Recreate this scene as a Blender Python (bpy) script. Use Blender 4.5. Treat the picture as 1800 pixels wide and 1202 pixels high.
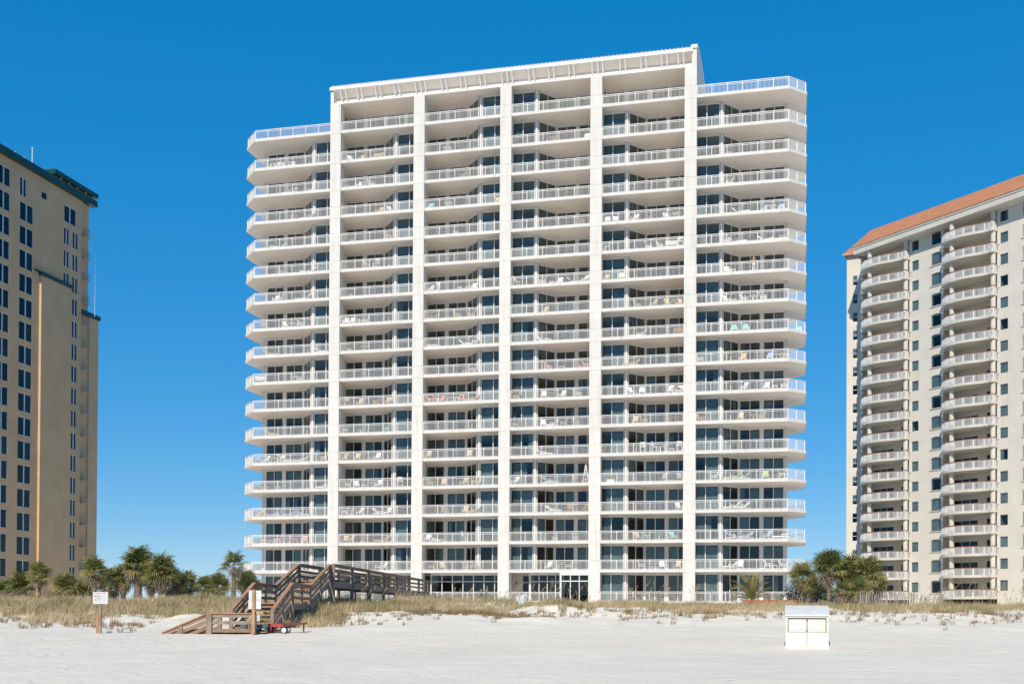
import bpy, bmesh, math, random
import numpy as np
from mathutils import Vector, Matrix

for o in list(bpy.data.objects):
    bpy.data.objects.remove(o)
SC = bpy.context.scene
COL = SC.collection
R = math.radians
rng = random.Random(7)
nrg = np.random.default_rng(7)

# ------------------------------------------------------------------ camera
CAM_H = 1.7
F_PX, PITCH, ROLL, SHIFT = 2000.0, R(0.6312), R(0.3210), 455.28
cam = bpy.data.cameras.new('camera')
cam_o = bpy.data.objects.new('camera', cam)
COL.objects.link(cam_o)
cam.sensor_width = 36.0
cam.lens = F_PX / 1800.0 * 36.0
cam.shift_y = SHIFT / 1800.0
cam.clip_start = 0.5
cam.clip_end = 9000
ROT = Matrix.Rotation(math.pi / 2 + PITCH, 3, 'X') @ Matrix.Rotation(ROLL, 3, 'Z')
cam_o.matrix_world = Matrix.Translation((0, 0, CAM_H)) @ ROT.to_4x4()
SC.camera = cam_o

# ------------------------------------------------------------------ sky, sun, exposure
SUN_AZ, SUN_EL = R(193.2), R(36)
w = bpy.data.worlds.new('World')
SC.world = w
w.use_nodes = True
nt = w.node_tree
bg = nt.nodes['Background']
sky = nt.nodes.new('ShaderNodeTexSky')
sky.sky_type = 'NISHITA'
sky.sun_disc = False
sky.sun_elevation = SUN_EL
sky.sun_rotation = SUN_AZ
sky.altitude = 0
sky.air_density = 0.8
sky.dust_density = 0.0
sky.ozone_density = 10.0
hs = nt.nodes.new('ShaderNodeHueSaturation')
hs.inputs['Hue'].default_value = 0.503
hs.inputs['Saturation'].default_value = 1.90
hs.inputs['Value'].default_value = 2.35
gm_ = nt.nodes.new('ShaderNodeGamma')
gm_.inputs[1].default_value = 0.4
nt.links.new(sky.outputs[0], gm_.inputs[0])
nt.links.new(gm_.outputs[0], hs.inputs['Color'])
nt.links.new(hs.outputs[0], bg.inputs[0])
bg.inputs[1].default_value = 0.15

sun = bpy.data.lights.new('sun', 'SUN')
sun.energy = 4.5
sun.angle = R(0.53)
sun.color = (1.0, 0.885, 0.715)
sun_o = bpy.data.objects.new('sun', sun)
COL.objects.link(sun_o)
SUNV = Vector((math.sin(SUN_AZ) * math.cos(SUN_EL), math.cos(SUN_AZ) * math.cos(SUN_EL), math.sin(SUN_EL)))
sun_o.rotation_euler = (-SUNV).to_track_quat('-Z', 'Y').to_euler()
sun_o.location = SUNV * 300

vs = SC.view_settings
vs.view_transform = 'Standard'
vs.look = 'None'
vs.exposure = 0.0
vs.gamma = 1.0
vs.use_curve_mapping = False
SC.render.engine = 'CYCLES'
cy = SC.cycles
cy.use_denoising = True
cy.max_bounces = 7
cy.diffuse_bounces = 4
cy.glossy_bounces = 3
cy.transmission_bounces = 4
cy.transparent_max_bounces = 16
cy.caustics_reflective = False
cy.caustics_refractive = False
cy.sample_clamp_indirect = 6.0


# ------------------------------------------------------------------ helpers
def at(px, py, Y):
    """point at depth Y behind photo position (px, py) - used to read the layout off the photograph"""
    d = ROT @ Vector(((px - 900) / F_PX, -(py - 601 - SHIFT) / F_PX, -1))
    return Vector((0, 0, CAM_H)) + d * (Y / d.y)


class MB:
    """collects boxes, prisms, bars, tubes into one mesh"""
    def __init__(s):
        s.v, s.f, s.m = [], [], []

    def add(s, vs_, fs_, mi=0):
        n = len(s.v)
        s.v += [tuple(p) for p in vs_]
        s.f += [tuple(i + n for i in f) for f in fs_]
        s.m += [mi] * len(fs_)
        return s

    def box(s, x0, x1, y0, y1, z0, z1, mi=0):
        return s.add([(x0, y0, z0), (x1, y0, z0), (x1, y1, z0), (x0, y1, z0), (x0, y0, z1), (x1, y0, z1), (x1, y1, z1), (x0, y1, z1)],
                     [(3, 2, 1, 0), (4, 5, 6, 7), (0, 1, 5, 4), (1, 2, 6, 5), (2, 3, 7, 6), (3, 0, 4, 7)], mi)

    def bar(s, a, b, wd, ht, mi=0, up=(0, 0, 1)):
        a, b = Vector(a), Vector(b)
        d = (b - a).normalized()
        up = Vector(up)
        if abs(d.dot(up)) > 0.98:
            up = Vector((0, 1, 0))
        r = d.cross(up).normalized() * (wd / 2)
        u = r.cross(d).normalized() * (ht / 2)
        return s.add([a - r - u, a + r - u, a + r + u, a - r + u, b - r - u, b + r - u, b + r + u, b - r + u],
                     [(0, 1, 2, 3), (7, 6, 5, 4), (1, 0, 4, 5), (2, 1, 5, 6), (3, 2, 6, 7), (0, 3, 7, 4)], mi)

    def prism(s, poly, z0, z1, mi=0):
        n = len(poly)
        return s.add([(p[0], p[1], z0) for p in poly] + [(p[0], p[1], z1) for p in poly],
                     [tuple(range(n))[::-1], tuple(range(n, 2 * n))] + [(i, (i + 1) % n, n + (i + 1) % n, n + i) for i in range(n)], mi)

    def tube(s, pts, rad, n=8, cap=True, mi=0):
        pts = [Vector(p) for p in pts]
        rr = rad if isinstance(rad, (list, tuple)) else [rad] * len(pts)
        base = len(s.v)
        prev = None
        for i, p in enumerate(pts):
            d = (pts[min(i + 1, len(pts) - 1)] - pts[max(i - 1, 0)]).normalized()
            ref = Vector((1, 0, 0)) if abs(d.x) < 0.9 else Vector((0, 1, 0))
            a = d.cross(ref).normalized()
            b = d.cross(a).normalized()
            for k in range(n):
                t = 2 * math.pi * k / n
                s.v.append(tuple(p + (a * math.cos(t) + b * math.sin(t)) * rr[i]))
        for i in range(len(pts) - 1):
            for k in range(n):
                k2 = (k + 1) % n
                s.f.append((base + i * n + k, base + i * n + k2, base + (i + 1) * n + k2, base + (i + 1) * n + k))
                s.m.append(mi)
        if cap:
            s.f.append(tuple(base + k for k in range(n))[::-1])
            s.m.append(mi)
            e = base + (len(pts) - 1) * n
            s.f.append(tuple(e + k for k in range(n)))
            s.m.append(mi)
        return s

    def mesh(s, name, mats, smooth=False):
        me = bpy.data.meshes.new(name)
        me.from_pydata(s.v, [], s.f)
        for m in (mats if isinstance(mats, (list, tuple)) else [mats]):
            me.materials.append(m)
        if any(s.m):
            me.polygons.foreach_set('material_index', s.m)
        if smooth:
            me.polygons.foreach_set('use_smooth', [True] * len(me.polygons))
        me.update()
        return me


def new(name, data=None, parent=None, loc=(0, 0, 0), rz=0.0, scale=None, rot=None):
    o = bpy.data.objects.new(name, data)
    COL.objects.link(o)
    if parent is not None:
        o.parent = parent
    o.location = loc
    o.rotation_euler = rot if rot is not None else (0, 0, rz)
    if scale is not None:
        o.scale = scale
    return o


def tag(o, label=None, cat=None, group=None, kind=None):
    if label:
        o['label'] = label
    if cat:
        o['category'] = cat
    if group:
        o['group'] = group
    if kind:
        o['kind'] = kind
    return o


def thing(name, label, cat, loc=(0, 0, 0), rz=0.0, group=None):
    return tag(new(name, None, None, loc, rz), label, cat, group)


# ------------------------------------------------------------------ materials
def pmat(name, c1, c2=None, rough=0.7, scale=1.0, stretch=(1, 1, 1), bump=0.0, bscale=8.0, metal=0.0, spec=0.4, detail=4.0, lo=0.35, hi=0.65,
         island=0.0, streak=0.0):
    m = bpy.data.materials.new(name)
    m.use_nodes = True
    n = m.node_tree
    p = n.nodes['Principled BSDF']
    p.inputs['Roughness'].default_value = rough
    p.inputs['Metallic'].default_value = metal
    p.inputs['Specular IOR Level'].default_value = spec
    p.inputs['Base Color'].default_value = (*c1, 1)
    g = n.nodes.new('ShaderNodeNewGeometry')
    out = None
    if c2 is not None:
        mp = n.nodes.new('ShaderNodeMapping')
        mp.inputs['Scale'].default_value = stretch
        n.links.new(g.outputs['Position'], mp.inputs['Vector'])
        t = n.nodes.new('ShaderNodeTexNoise')
        t.inputs['Scale'].default_value = scale
        t.inputs['Detail'].default_value = detail
        n.links.new(mp.outputs[0], t.inputs['Vector'])
        mr = n.nodes.new('ShaderNodeMapRange')
        mr.inputs['From Min'].default_value = lo
        mr.inputs['From Max'].default_value = hi
        n.links.new(t.outputs['Fac'], mr.inputs['Value'])
        mx = n.nodes.new('ShaderNodeMix')
        mx.data_type = 'RGBA'
        mx.inputs['A'].default_value = (*c1, 1)
        mx.inputs['B'].default_value = (*c2, 1)
        fac = mr.outputs[0]
        if island > 0:
            ad = n.nodes.new('ShaderNodeMath')
            ad.operation = 'MULTIPLY_ADD'
            ad.inputs[1].default_value = island
            n.links.new(g.outputs['Random Per Island'], ad.inputs[0])
            sb = n.nodes.new('ShaderNodeMath')
            sb.operation = 'ADD'
            sb.inputs[1].default_value = -island / 2
            n.links.new(fac, sb.inputs[0])
            n.links.new(sb.outputs[0], ad.inputs[2])
            ad.use_clamp = True
            fac = ad.outputs[0]
        n.links.new(fac, mx.inputs['Factor'])
        out = mx.outputs['Result']
        if streak > 0:
            mp2 = n.nodes.new('ShaderNodeMapping')
            mp2.inputs['Scale'].default_value = (2.2, 2.2, 0.16)
            n.links.new(g.outputs['Position'], mp2.inputs['Vector'])
            t2 = n.nodes.new('ShaderNodeTexNoise')
            t2.inputs['Scale'].default_value = 1.0
            t2.inputs['Detail'].default_value = 3.0
            n.links.new(mp2.outputs[0], t2.inputs['Vector'])
            m2 = n.nodes.new('ShaderNodeMapRange')
            m2.inputs['From Min'].default_value = 0.5
            m2.inputs['From Max'].default_value = 0.8
            m2.inputs['To Max'].default_value = streak
            n.links.new(t2.outputs['Fac'], m2.inputs['Value'])
            mx2 = n.nodes.new('ShaderNodeMix')
            mx2.data_type = 'RGBA'
            mx2.inputs['B'].default_value = (c1[0] * 0.6, c1[1] * 0.57, c1[2] * 0.5, 1)
            n.links.new(m2.outputs[0], mx2.inputs['Factor'])
            n.links.new(out, mx2.inputs['A'])
            out = mx2.outputs['Result']
        n.links.new(out, p.inputs['Base Color'])
    if bump > 0:
        t3 = n.nodes.new('ShaderNodeTexNoise')
        t3.inputs['Scale'].default_value = bscale
        t3.inputs['Detail'].default_value = 5.0
        n.links.new(g.outputs['Position'], t3.inputs['Vector'])
        b = n.nodes.new('ShaderNodeBump')
        b.inputs['Strength'].default_value = bump
        b.inputs['Distance'].default_value = 0.05
        n.links.new(t3.outputs['Fac'], b.inputs['Height'])
        n.links.new(b.outputs[0], p.inputs['Normal'])
    return m


def glass_mat(name, tint, f0=0.07):
    m = bpy.data.materials.new(name)
    m.use_nodes = True
    n = m.node_tree
    n.nodes.clear()
    out = n.nodes.new('ShaderNodeOutputMaterial')
    tr = n.nodes.new('ShaderNodeBsdfTransparent')
    tr.inputs[0].default_value = (*tint, 1)
    gl = n.nodes.new('ShaderNodeBsdfGlossy')
    gl.inputs['Roughness'].default_value = 0.015
    gl.inputs[0].default_value = (0.97, 0.97, 0.97, 1)
    g = n.nodes.new('ShaderNodeNewGeometry')
    dt = n.nodes.new('ShaderNodeVectorMath')
    dt.operation = 'DOT_PRODUCT'
    n.links.new(g.outputs['Normal'], dt.inputs[0])
    n.links.new(g.outputs['Incoming'], dt.inputs[1])
    ab = n.nodes.new('ShaderNodeMath')
    ab.operation = 'ABSOLUTE'
    n.links.new(dt.outputs['Value'], ab.inputs[0])
    om = n.nodes.new('ShaderNodeMath')
    om.operation = 'SUBTRACT'
    om.inputs[0].default_value = 1.0
    n.links.new(ab.outputs[0], om.inputs[1])
    pw = n.nodes.new('ShaderNodeMath')
    pw.operation = 'POWER'
    pw.inputs[1].default_value = 5.0
    n.links.new(om.outputs[0], pw.inputs[0])
    fr = n.nodes.new('ShaderNodeMath')
    fr.operation = 'MULTIPLY_ADD'
    fr.inputs[1].default_value = 1.0 - f0
    fr.inputs[2].default_value = f0
    n.links.new(pw.outputs[0], fr.inputs[0])
    mx = n.nodes.new('ShaderNodeMixShader')
    n.links.new(fr.outputs[0], mx.inputs[0])
    n.links.new(tr.outputs[0], mx.inputs[1])
    n.links.new(gl.outputs[0], mx.inputs[2])
    n.links.new(mx.outputs[0], out.inputs[0])
    return m


M = {}
M['stucco'] = pmat('stucco', (0.675, 0.672, 0.655), (0.645, 0.632, 0.605), 0.85, 0.5, bump=0.12, bscale=14, streak=0.38)
M['soffit'] = pmat('soffit', (0.87, 0.82, 0.765), (0.83, 0.765, 0.70), 0.9, 0.35, streak=0.06)
M['white'] = pmat('white_paint', (0.76, 0.76, 0.76), (0.70, 0.70, 0.70), 0.45, 3.0)
M['white_roof'] = pmat('white_roof_metal', (0.76, 0.765, 0.77), (0.70, 0.705, 0.715), 0.35, 0.8)
M['roof_grey'] = pmat('eave_board', (0.80, 0.775, 0.73), (0.74, 0.71, 0.67), 0.7, 1.5)
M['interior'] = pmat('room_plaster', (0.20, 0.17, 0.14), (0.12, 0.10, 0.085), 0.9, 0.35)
M['curtain'] = pmat('curtain_cloth', (0.72, 0.74, 0.72), (0.52, 0.56, 0.56), 0.9, 0.6)
M['blind'] = pmat('blind_cloth', (0.55, 0.52, 0.50), (0.40, 0.39, 0.39), 0.9, 0.6)
M['glass'] = glass_mat('window_glass', (0.62, 0.69, 0.71), 0.036)
M['glass_dark'] = glass_mat('dark_window_glass', (0.42, 0.46, 0.475), 0.036)
M['sand_ext'] = None
M['tan'] = pmat('tan_stucco', (0.585, 0.41, 0.248), (0.525, 0.365, 0.22), 0.9, 0.4, bump=0.1, streak=0.12)
M['green_roof'] = pmat('green_roof_metal', (0.010, 0.058, 0.053), (0.007, 0.042, 0.040), 0.4, 1.5)
M['teal_frame'] = pmat('pale_frame', (0.62, 0.66, 0.70), (0.52, 0.56, 0.60), 0.5, 2.0)
M['cream'] = pmat('cream_stucco', (0.69, 0.655, 0.585), (0.64, 0.605, 0.53), 0.9, 0.4, bump=0.1, streak=0.10)
M['cream_trim'] = pmat('cream_trim', (0.64, 0.61, 0.54), (0.58, 0.55, 0.48), 0.8, 0.8)
M['terracotta'] = pmat('terracotta_roof_metal', (0.57, 0.30, 0.175), (0.50, 0.255, 0.145), 0.5, 0.8)
M['brown_rail'] = pmat('brown_rail', (0.30, 0.12, 0.07), (0.24, 0.09, 0.05), 0.5, 2.0)
M['wood'] = pmat('weathered_wood', (0.36, 0.235, 0.155), (0.22, 0.15, 0.11), 0.85, 2.2, stretch=(1, 1, 3), bump=0.3, bscale=20, island=0.6)
M['wood_sunlit'] = pmat('sunlit_wood', (0.50, 0.28, 0.15), (0.38, 0.21, 0.115), 0.8, 3.0, bump=0.3, bscale=20, island=0.6)  # sunlit look of caps and treads put into the wood colour
M['wood_grey'] = pmat('grey_wood', (0.34, 0.28, 0.225), (0.22, 0.175, 0.14), 0.9, 2.5, bump=0.3, bscale=20, island=0.6)
M['grey'] = pmat('grey_plastic', (0.16, 0.18, 0.21), (0.12, 0.14, 0.16), 0.5, 3.0)
M['black'] = pmat('black_rubber', (0.02, 0.02, 0.022), (0.035, 0.035, 0.035), 0.7, 4.0)
M['boxwhite'] = pmat('box_paint', (0.70, 0.695, 0.675), (0.65, 0.635, 0.60), 0.6, 2.2, bump=0.1, streak=0.16)
M['boxdoor'] = pmat('yellowed_box_paint', (0.69, 0.68, 0.63), (0.67, 0.62, 0.52), 0.6, 3.0, streak=0.2)
M['boxtop'] = pmat('box_lid_paint', (0.80, 0.79, 0.76), (0.66, 0.66, 0.64), 0.6, 3.0)
M['signwhite'] = pmat('sign_face', (0.62, 0.635, 0.66), (0.57, 0.585, 0.61), 0.4, 4.0)
M['signgrey'] = pmat('sign_back', (0.66, 0.69, 0.72), (0.58, 0.61, 0.64), 0.45, 2.0)
M['red'] = pmat('red_paint', (0.42, 0.06, 0.05), (0.33, 0.045, 0.04), 0.55, 4.0)
M['darkred'] = pmat('dark_red_paint', (0.20, 0.045, 0.04), (0.15, 0.03, 0.03), 0.6, 4.0)
M['blue'] = pmat('blue_paint', (0.06, 0.12, 0.19), (0.045, 0.09, 0.14), 0.55, 4.0)
M['redwall'] = pmat('red_wall', (0.42, 0.12, 0.06), (0.33, 0.09, 0.045), 0.8, 3.0)
M['trunk'] = pmat('palm_trunk', (0.24, 0.19, 0.145), (0.13, 0.10, 0.08), 0.95, 6.0, bump=0.5, bscale=12, island=0.8)
M['boot'] = pmat('palm_boot', (0.36, 0.31, 0.255), (0.20, 0.165, 0.13), 0.95, 6.0, island=1.0)
M['frond'] = pmat('palm_leaf', (0.085, 0.12, 0.04), (0.16, 0.17, 0.055), 0.5, 1.3, island=0.9)
M['frond_y'] = pmat('pale_palm_leaf', (0.20, 0.20, 0.06), (0.30, 0.26, 0.09), 0.55, 1.3, island=0.9)
M['frond_dead'] = pmat('dead_palm_leaf', (0.37, 0.295, 0.205), (0.23, 0.175, 0.115), 0.9, 2.0, island=1.0)
M['grass'] = pmat('dune_grass', (0.56, 0.44, 0.275), (0.29, 0.26, 0.125), 0.85, 0.28, island=1.1, lo=0.4, hi=0.62, detail=3)
M['oats'] = pmat('sea_oat', (0.36, 0.28, 0.17), (0.25, 0.20, 0.13), 0.9, 2.0, island=0.8)
M['weed'] = pmat('brown_weed', (0.27, 0.17, 0.08), (0.20, 0.15, 0.065), 0.9, 0.9, island=1.0)
M['shrub'] = pmat('shrub_leaf', (0.035, 0.06, 0.022), (0.06, 0.08, 0.03), 0.6, 2.0, island=0.9)
M['fence'] = pmat('fence_slat', (0.42, 0.37, 0.33), (0.28, 0.24, 0.22), 0.9, 3.0, island=0.9)
M['skin'] = pmat('skin', (0.55, 0.32, 0.24), (0.50, 0.28, 0.20), 0.6, 5.0)
M['pink'] = pmat('pink_cloth', (0.72, 0.25, 0.22), (0.62, 0.20, 0.18), 0.85, 6.0)
M['hair'] = pmat('fair_hair', (0.50, 0.36, 0.22), (0.40, 0.27, 0.15), 0.7, 9.0)
FURN = {
    'white': ((0.80, 0.80, 0.80), (0.72, 0.72, 0.72)), 'beige': ((0.60, 0.50, 0.36), (0.50, 0.41, 0.29)), 'brown': ((0.26, 0.18, 0.12), (0.20, 0.14, 0.09)),
    'yellow': ((0.75, 0.50, 0.06), (0.65, 0.42, 0.05)), 'blue': ((0.12, 0.27, 0.60), (0.40, 0.50, 0.70)), 'teal': ((0.22, 0.60, 0.58), (0.16, 0.50, 0.49)),
    'pink': ((0.75, 0.28, 0.33), (0.66, 0.23, 0.28)), 'orange': ((0.66, 0.24, 0.13), (0.56, 0.19, 0.10)), 'green': ((0.38, 0.58, 0.20), (0.30, 0.49, 0.16)),
    'grey': ((0.33, 0.33, 0.34), (0.26, 0.26, 0.27)), 'wooden': ((0.40, 0.22, 0.11), (0.32, 0.17, 0.08)), 'red': ((0.55, 0.10, 0.09), (0.46, 0.08, 0.07)),
}
for k_, (a_, b_) in FURN.items():
    M['f_' + k_] = pmat(k_ + '_furniture', a_, b_, 0.6, 5.0)


def sand_material():
    m = bpy.data.materials.new('beach_sand')
    m.use_nodes = True
    n = m.node_tree
    p = n.nodes['Principled BSDF']
    p.inputs['Roughness'].default_value = 0.95
    p.inputs['Specular IOR Level'].default_value = 0.15
    g = n.nodes.new('ShaderNodeNewGeometry')

    def noise(sc, det, rough=0.6):
        t = n.nodes.new('ShaderNodeTexNoise')
        t.inputs['Scale'].default_value = sc
        t.inputs['Detail'].default_value = det
        t.inputs['Roughness'].default_value = rough
        n.links.new(g.outputs['Position'], t.inputs['Vector'])
        return t
    a = noise(0.22, 5)
    cr = n.nodes.new('ShaderNodeValToRGB')
    cr.color_ramp.elements[0].position = 0.3
    cr.color_ramp.elements[0].color = (0.77, 0.70, 0.585, 1)
    cr.color_ramp.elements[1].position = 0.7
    cr.color_ramp.elements[1].color = (0.84, 0.765, 0.645, 1)
    n.links.new(a.outputs['Fac'], cr.inputs[0])
    sp = noise(26, 2)
    r2 = n.nodes.new('ShaderNodeValToRGB')
    r2.color_ramp.elements[0].position = 0.24
    r2.color_ramp.elements[0].color = (0.62, 0.56, 0.48, 1)
    r2.color_ramp.elements[1].position = 0.34
    r2.color_ramp.elements[1].color = (1, 1, 1, 1)
    n.links.new(sp.outputs['Fac'], r2.inputs[0])
    mx = n.nodes.new('ShaderNodeMix')
    mx.data_type = 'RGBA'
    mx.blend_type = 'MULTIPLY'
    mx.inputs['Factor'].default_value = 1
    n.links.new(cr.outputs[0], mx.inputs['A'])
    n.links.new(r2.outputs[0], mx.inputs['B'])
    n.links.new(mx.outputs['Result'], p.inputs['Base Color'])
    b1 = noise(3.2, 6, 0.65)
    b2 = noise(1.1, 3)
    ad = n.nodes.new('ShaderNodeMath')
    ad.operation = 'ADD'
    n.links.new(b1.outputs['Fac'], ad.inputs[0])
    n.links.new(b2.outputs['Fac'], ad.inputs[1])
    vo = n.nodes.new('ShaderNodeTexVoronoi')
    vo.inputs['Scale'].default_value = 1.5
    n.links.new(g.outputs['Position'], vo.inputs['Vector'])
    vr = n.nodes.new('ShaderNodeMapRange')
    vr.interpolation_type = 'SMOOTHSTEP'
    vr.inputs['From Min'].default_value = 0.06
    vr.inputs['From Max'].default_value = 0.24
    vr.inputs['To Max'].default_value = 0.65
    n.links.new(vo.outputs['Distance'], vr.inputs['Value'])
    ad2 = n.nodes.new('ShaderNodeMath')
    ad2.operation = 'ADD'
    n.links.new(ad.outputs[0], ad2.inputs[0])
    n.links.new(vr.outputs[0], ad2.inputs[1])
    ad = ad2
    bp = n.nodes.new('ShaderNodeBump')
    bp.inputs['Strength'].default_value = 0.8
    bp.inputs['Distance'].default_value = 0.06
    n.links.new(ad.outputs[0], bp.inputs['Height'])
    n.links.new(bp.outputs[0], p.inputs['Normal'])
    return m


M['sand'] = sand_material()

# ------------------------------------------------------------------ ground
PY_ = np.array([-4000, -140, -80, -40, -10, 27, 38, 46, 50, 54, 58, 62, 67, 76, 92, 110, 135, 200, 4000], float)
PZ_ = np.array([-3.0, -3.0, -1.2, -0.45, -0.12, 0.0, 0.42, 0.84, 1.08, 1.36, 1.64, 1.84, 1.98, 2.06, 2.25, 2.55, 2.7, 2.8, 2.8], float)


LAT = [nrg.random((257, 257)) for _ in range(3)]


def vn(x, y, s, l=0):
    """smooth random lattice noise in -1..1"""
    x, y = np.asarray(x, float) * s + 1000.5, np.asarray(y, float) * s + 1000.5
    xi, yi = np.floor(x).astype(np.int64), np.floor(y).astype(np.int64)
    fx, fy = x - xi, y - yi
    fx, fy = fx * fx * (3 - 2 * fx), fy * fy * (3 - 2 * fy)
    g = LAT[l]
    a, b_, c, d = g[xi % 257, yi % 257], g[(xi + 1) % 257, yi % 257], g[xi % 257, (yi + 1) % 257], g[(xi + 1) % 257, (yi + 1) % 257]
    return ((a * (1 - fx) + b_ * fx) * (1 - fy) + (c * (1 - fx) + d * fx) * fy) * 2 - 1


def tz(x, y):
    x = np.asarray(x, float)
    y = np.asarray(y, float)
    ys = y + 1.2 * np.sin(x * 0.11 + 0.6) + 0.7 * np.sin(x * 0.29 + 2.0)
    amt = np.clip((y - 46) / 8, 0, 1) * np.clip((95 - y) / 15, 0, 1)
    yy = y + (ys - y) * np.clip((y - 44) / 6, 0, 1) * np.clip((100 - y) / 10, 0, 1)
    z = np.interp(yy, PY_, PZ_)
    z = z + amt * (0.30 * vn(x, y, 0.22, 0) + 0.14 * vn(x, y, 0.6, 1) + 0.07 * vn(x, y, 1.5, 2))
    z = z + 0.35 * np.exp(-((x + 17) / 6.5) ** 2 - ((y - 66) / 7) ** 2) + 0.1 * np.exp(-((x + 31) / 9) ** 2 - ((y - 63) / 6) ** 2)
    z = z + 0.5 * np.exp(-((x + 6.5) / 5.5) ** 2 - ((y - 77) / 9) ** 2)
    z = z + 0.25 * np.exp(-((x - 33) / 9) ** 2 - ((y - 60) / 5) ** 2)
    near = np.clip((75 - y) / 10, 0, 1) * np.clip((y - 5) / 10, 0, 1) * np.clip((70 - np.abs(x)) / 15, 0, 1)
    rip = 0.018 * vn(x, y, 0.35, 0) + 0.02 * vn(x, y, 1.1, 1) + 0.014 * vn(x, y, 2.6, 2)
    return z + near * rip


def tz1(x, y):
    return float(tz(x, y))


def grow(start, step, limit, k=1.18):
    out, v, s = [], start, step
    while v < limit:
        v += s
        s *= k
        out.append(v)
    return out


xs = np.arange(-40, 40.01, 0.28)
ex = grow(40, 0.35, 3800)
xs = np.array([-e for e in ex[::-1]] + list(xs) + ex)
ys = np.arange(24, 70.01, 0.25)
ys = np.array([-e for e in grow(-24, 0.4, 3800)[::-1]] + list(ys) + grow(70, 0.4, 3900))
X, Y = np.meshgrid(xs, ys)
Z = tz(X, Y)
# footprints and scuffs trodden into the flat beach
for _ in range(900):
    fx, fy = nrg.uniform(-34, 36), nrg.uniform(25, 46)
    ix0, ix1 = np.searchsorted(xs, [fx - 0.7, fx + 0.7])
    iy0, iy1 = np.searchsorted(ys, [fy - 0.7, fy + 0.7])
    d2 = ((X[iy0:iy1, ix0:ix1] - fx) / nrg.uniform(0.14, 0.3)) ** 2 + ((Y[iy0:iy1, ix0:ix1] - fy) / nrg.uniform(0.18, 0.34)) ** 2
    Z[iy0:iy1, ix0:ix1] += nrg.uniform(0.015, 0.045) * (0.55 * np.exp(-d2 / 2.6) - np.exp(-d2))
nx, ny = len(xs), len(ys)
me = bpy.data.meshes.new('beach')
me.vertices.add(nx * ny)
me.vertices.foreach_set('co', np.stack([X, Y, Z], -1).astype(np.float32).ravel())
ii = (np.arange(ny - 1)[:, None] * nx + np.arange(nx - 1)[None, :]).ravel()
quads = np.stack([ii, ii + 1, ii + nx + 1, ii + nx], 1).astype(np.int32)
me.loops.add(quads.size)
me.loops.foreach_set('vertex_index', quads.ravel())
me.polygons.add(len(quads))
me.polygons.foreach_set('loop_start', np.arange(0, quads.size, 4, dtype=np.int32))
me.update(calc_edges=True)
me.polygons.foreach_set('use_smooth', np.ones(len(quads), bool))
me.materials.append(M['sand'])
tag(new('beach_ground', me), 'white sand beach rising into low dunes', None, None, 'structure')

msea = pmat('sea_water', (0.02, 0.10, 0.12), (0.03, 0.14, 0.15), 0.12, 0.05, bump=0.5, bscale=0.6, spec=0.5)
tag(new('sea', MB().box(-3800, 3800, -3900, -70, -3.2, -0.62).mesh('sea', msea)), 'sea water behind the beach', None, None, 'structure')


# ==================================================================  MAIN TOWER
YAW, DIST = R(13.5743), 119.9667
tower = thing('condo_tower', 'tall white balconied apartment tower with five full height columns', 'building', (0, DIST, 0), -YAW)
CI = [-20.2, -10.56, -0.92, 8.77, 18.5]
F = [3.0] + [6.28 + 3.0 * i for i in range(16)] + [54.6]
CEIL_TOP = 57.55
TH = 0.22


def clear(k):
    return (F[k + 1] - TH if k < 17 else CEIL_TOP) - F[k]


# slabs (local y = depth behind the slab edge)
LW = [(-20.2, 0), (-29.91, 0), (-31.85, 2.0), (-31.85, 7.3), (-30.35, 9.0), (-30.35, 15), (-20.2, 15)]
RW = [(18.5, 15), (28.21, 15), (28.21, 9.0), (29.95, 7.3), (29.95, 1.78), (28.24, 0), (18.5, 0)]
polys = [LW[::-1]] + [[(CI[i] + .002, 0), (CI[i + 1] - .002, 0), (CI[i + 1] - .002, 15), (CI[i] + .002, 15)] for i in range(4)] + [RW[::-1]]


def slab_mesh(poly):
    b = MB()
    b.prism(poly, -TH, 0)
    return b.mesh('balcony_slab', M['soffit'])


slab_meshes = [slab_mesh(p) for p in polys]
# a proud white edge band along each slab front
edge_paths = [[(-30.35, 9.0), (-31.85, 7.3), (-31.85, 2.0), (-29.91, 0), (-20.8, 0)]] + [[(CI[i] + .6, 0), (CI[i + 1] - .6, 0)] for i in range(4)] + [[(19.1, 0), (28.24, 0), (29.95, 1.78), (29.95, 7.3), (28.21, 9.0)]]


def path_bars(b, path, off, z0, z1, th):
    for (a, c) in zip(path[:-1], path[1:]):
        d = Vector((c[0] - a[0], c[1] - a[1], 0)).normalized()
        nrm = Vector((d.y, -d.x, 0))
        p, q = Vector((*a, 0)) + nrm * off, Vector((*c, 0)) + nrm * off
        b.bar(p + Vector((0, 0, (z0 + z1) / 2)), q + Vector((0, 0, (z0 + z1) / 2)), th, z1 - z0)


edge_meshes = []
for pth in edge_paths:
    b = MB()
    path_bars(b, pth, 0.03, -TH - 0.012, 0.05, 0.07)
    edge_meshes.append(b.mesh('slab_edge', M['stucco']))


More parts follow.
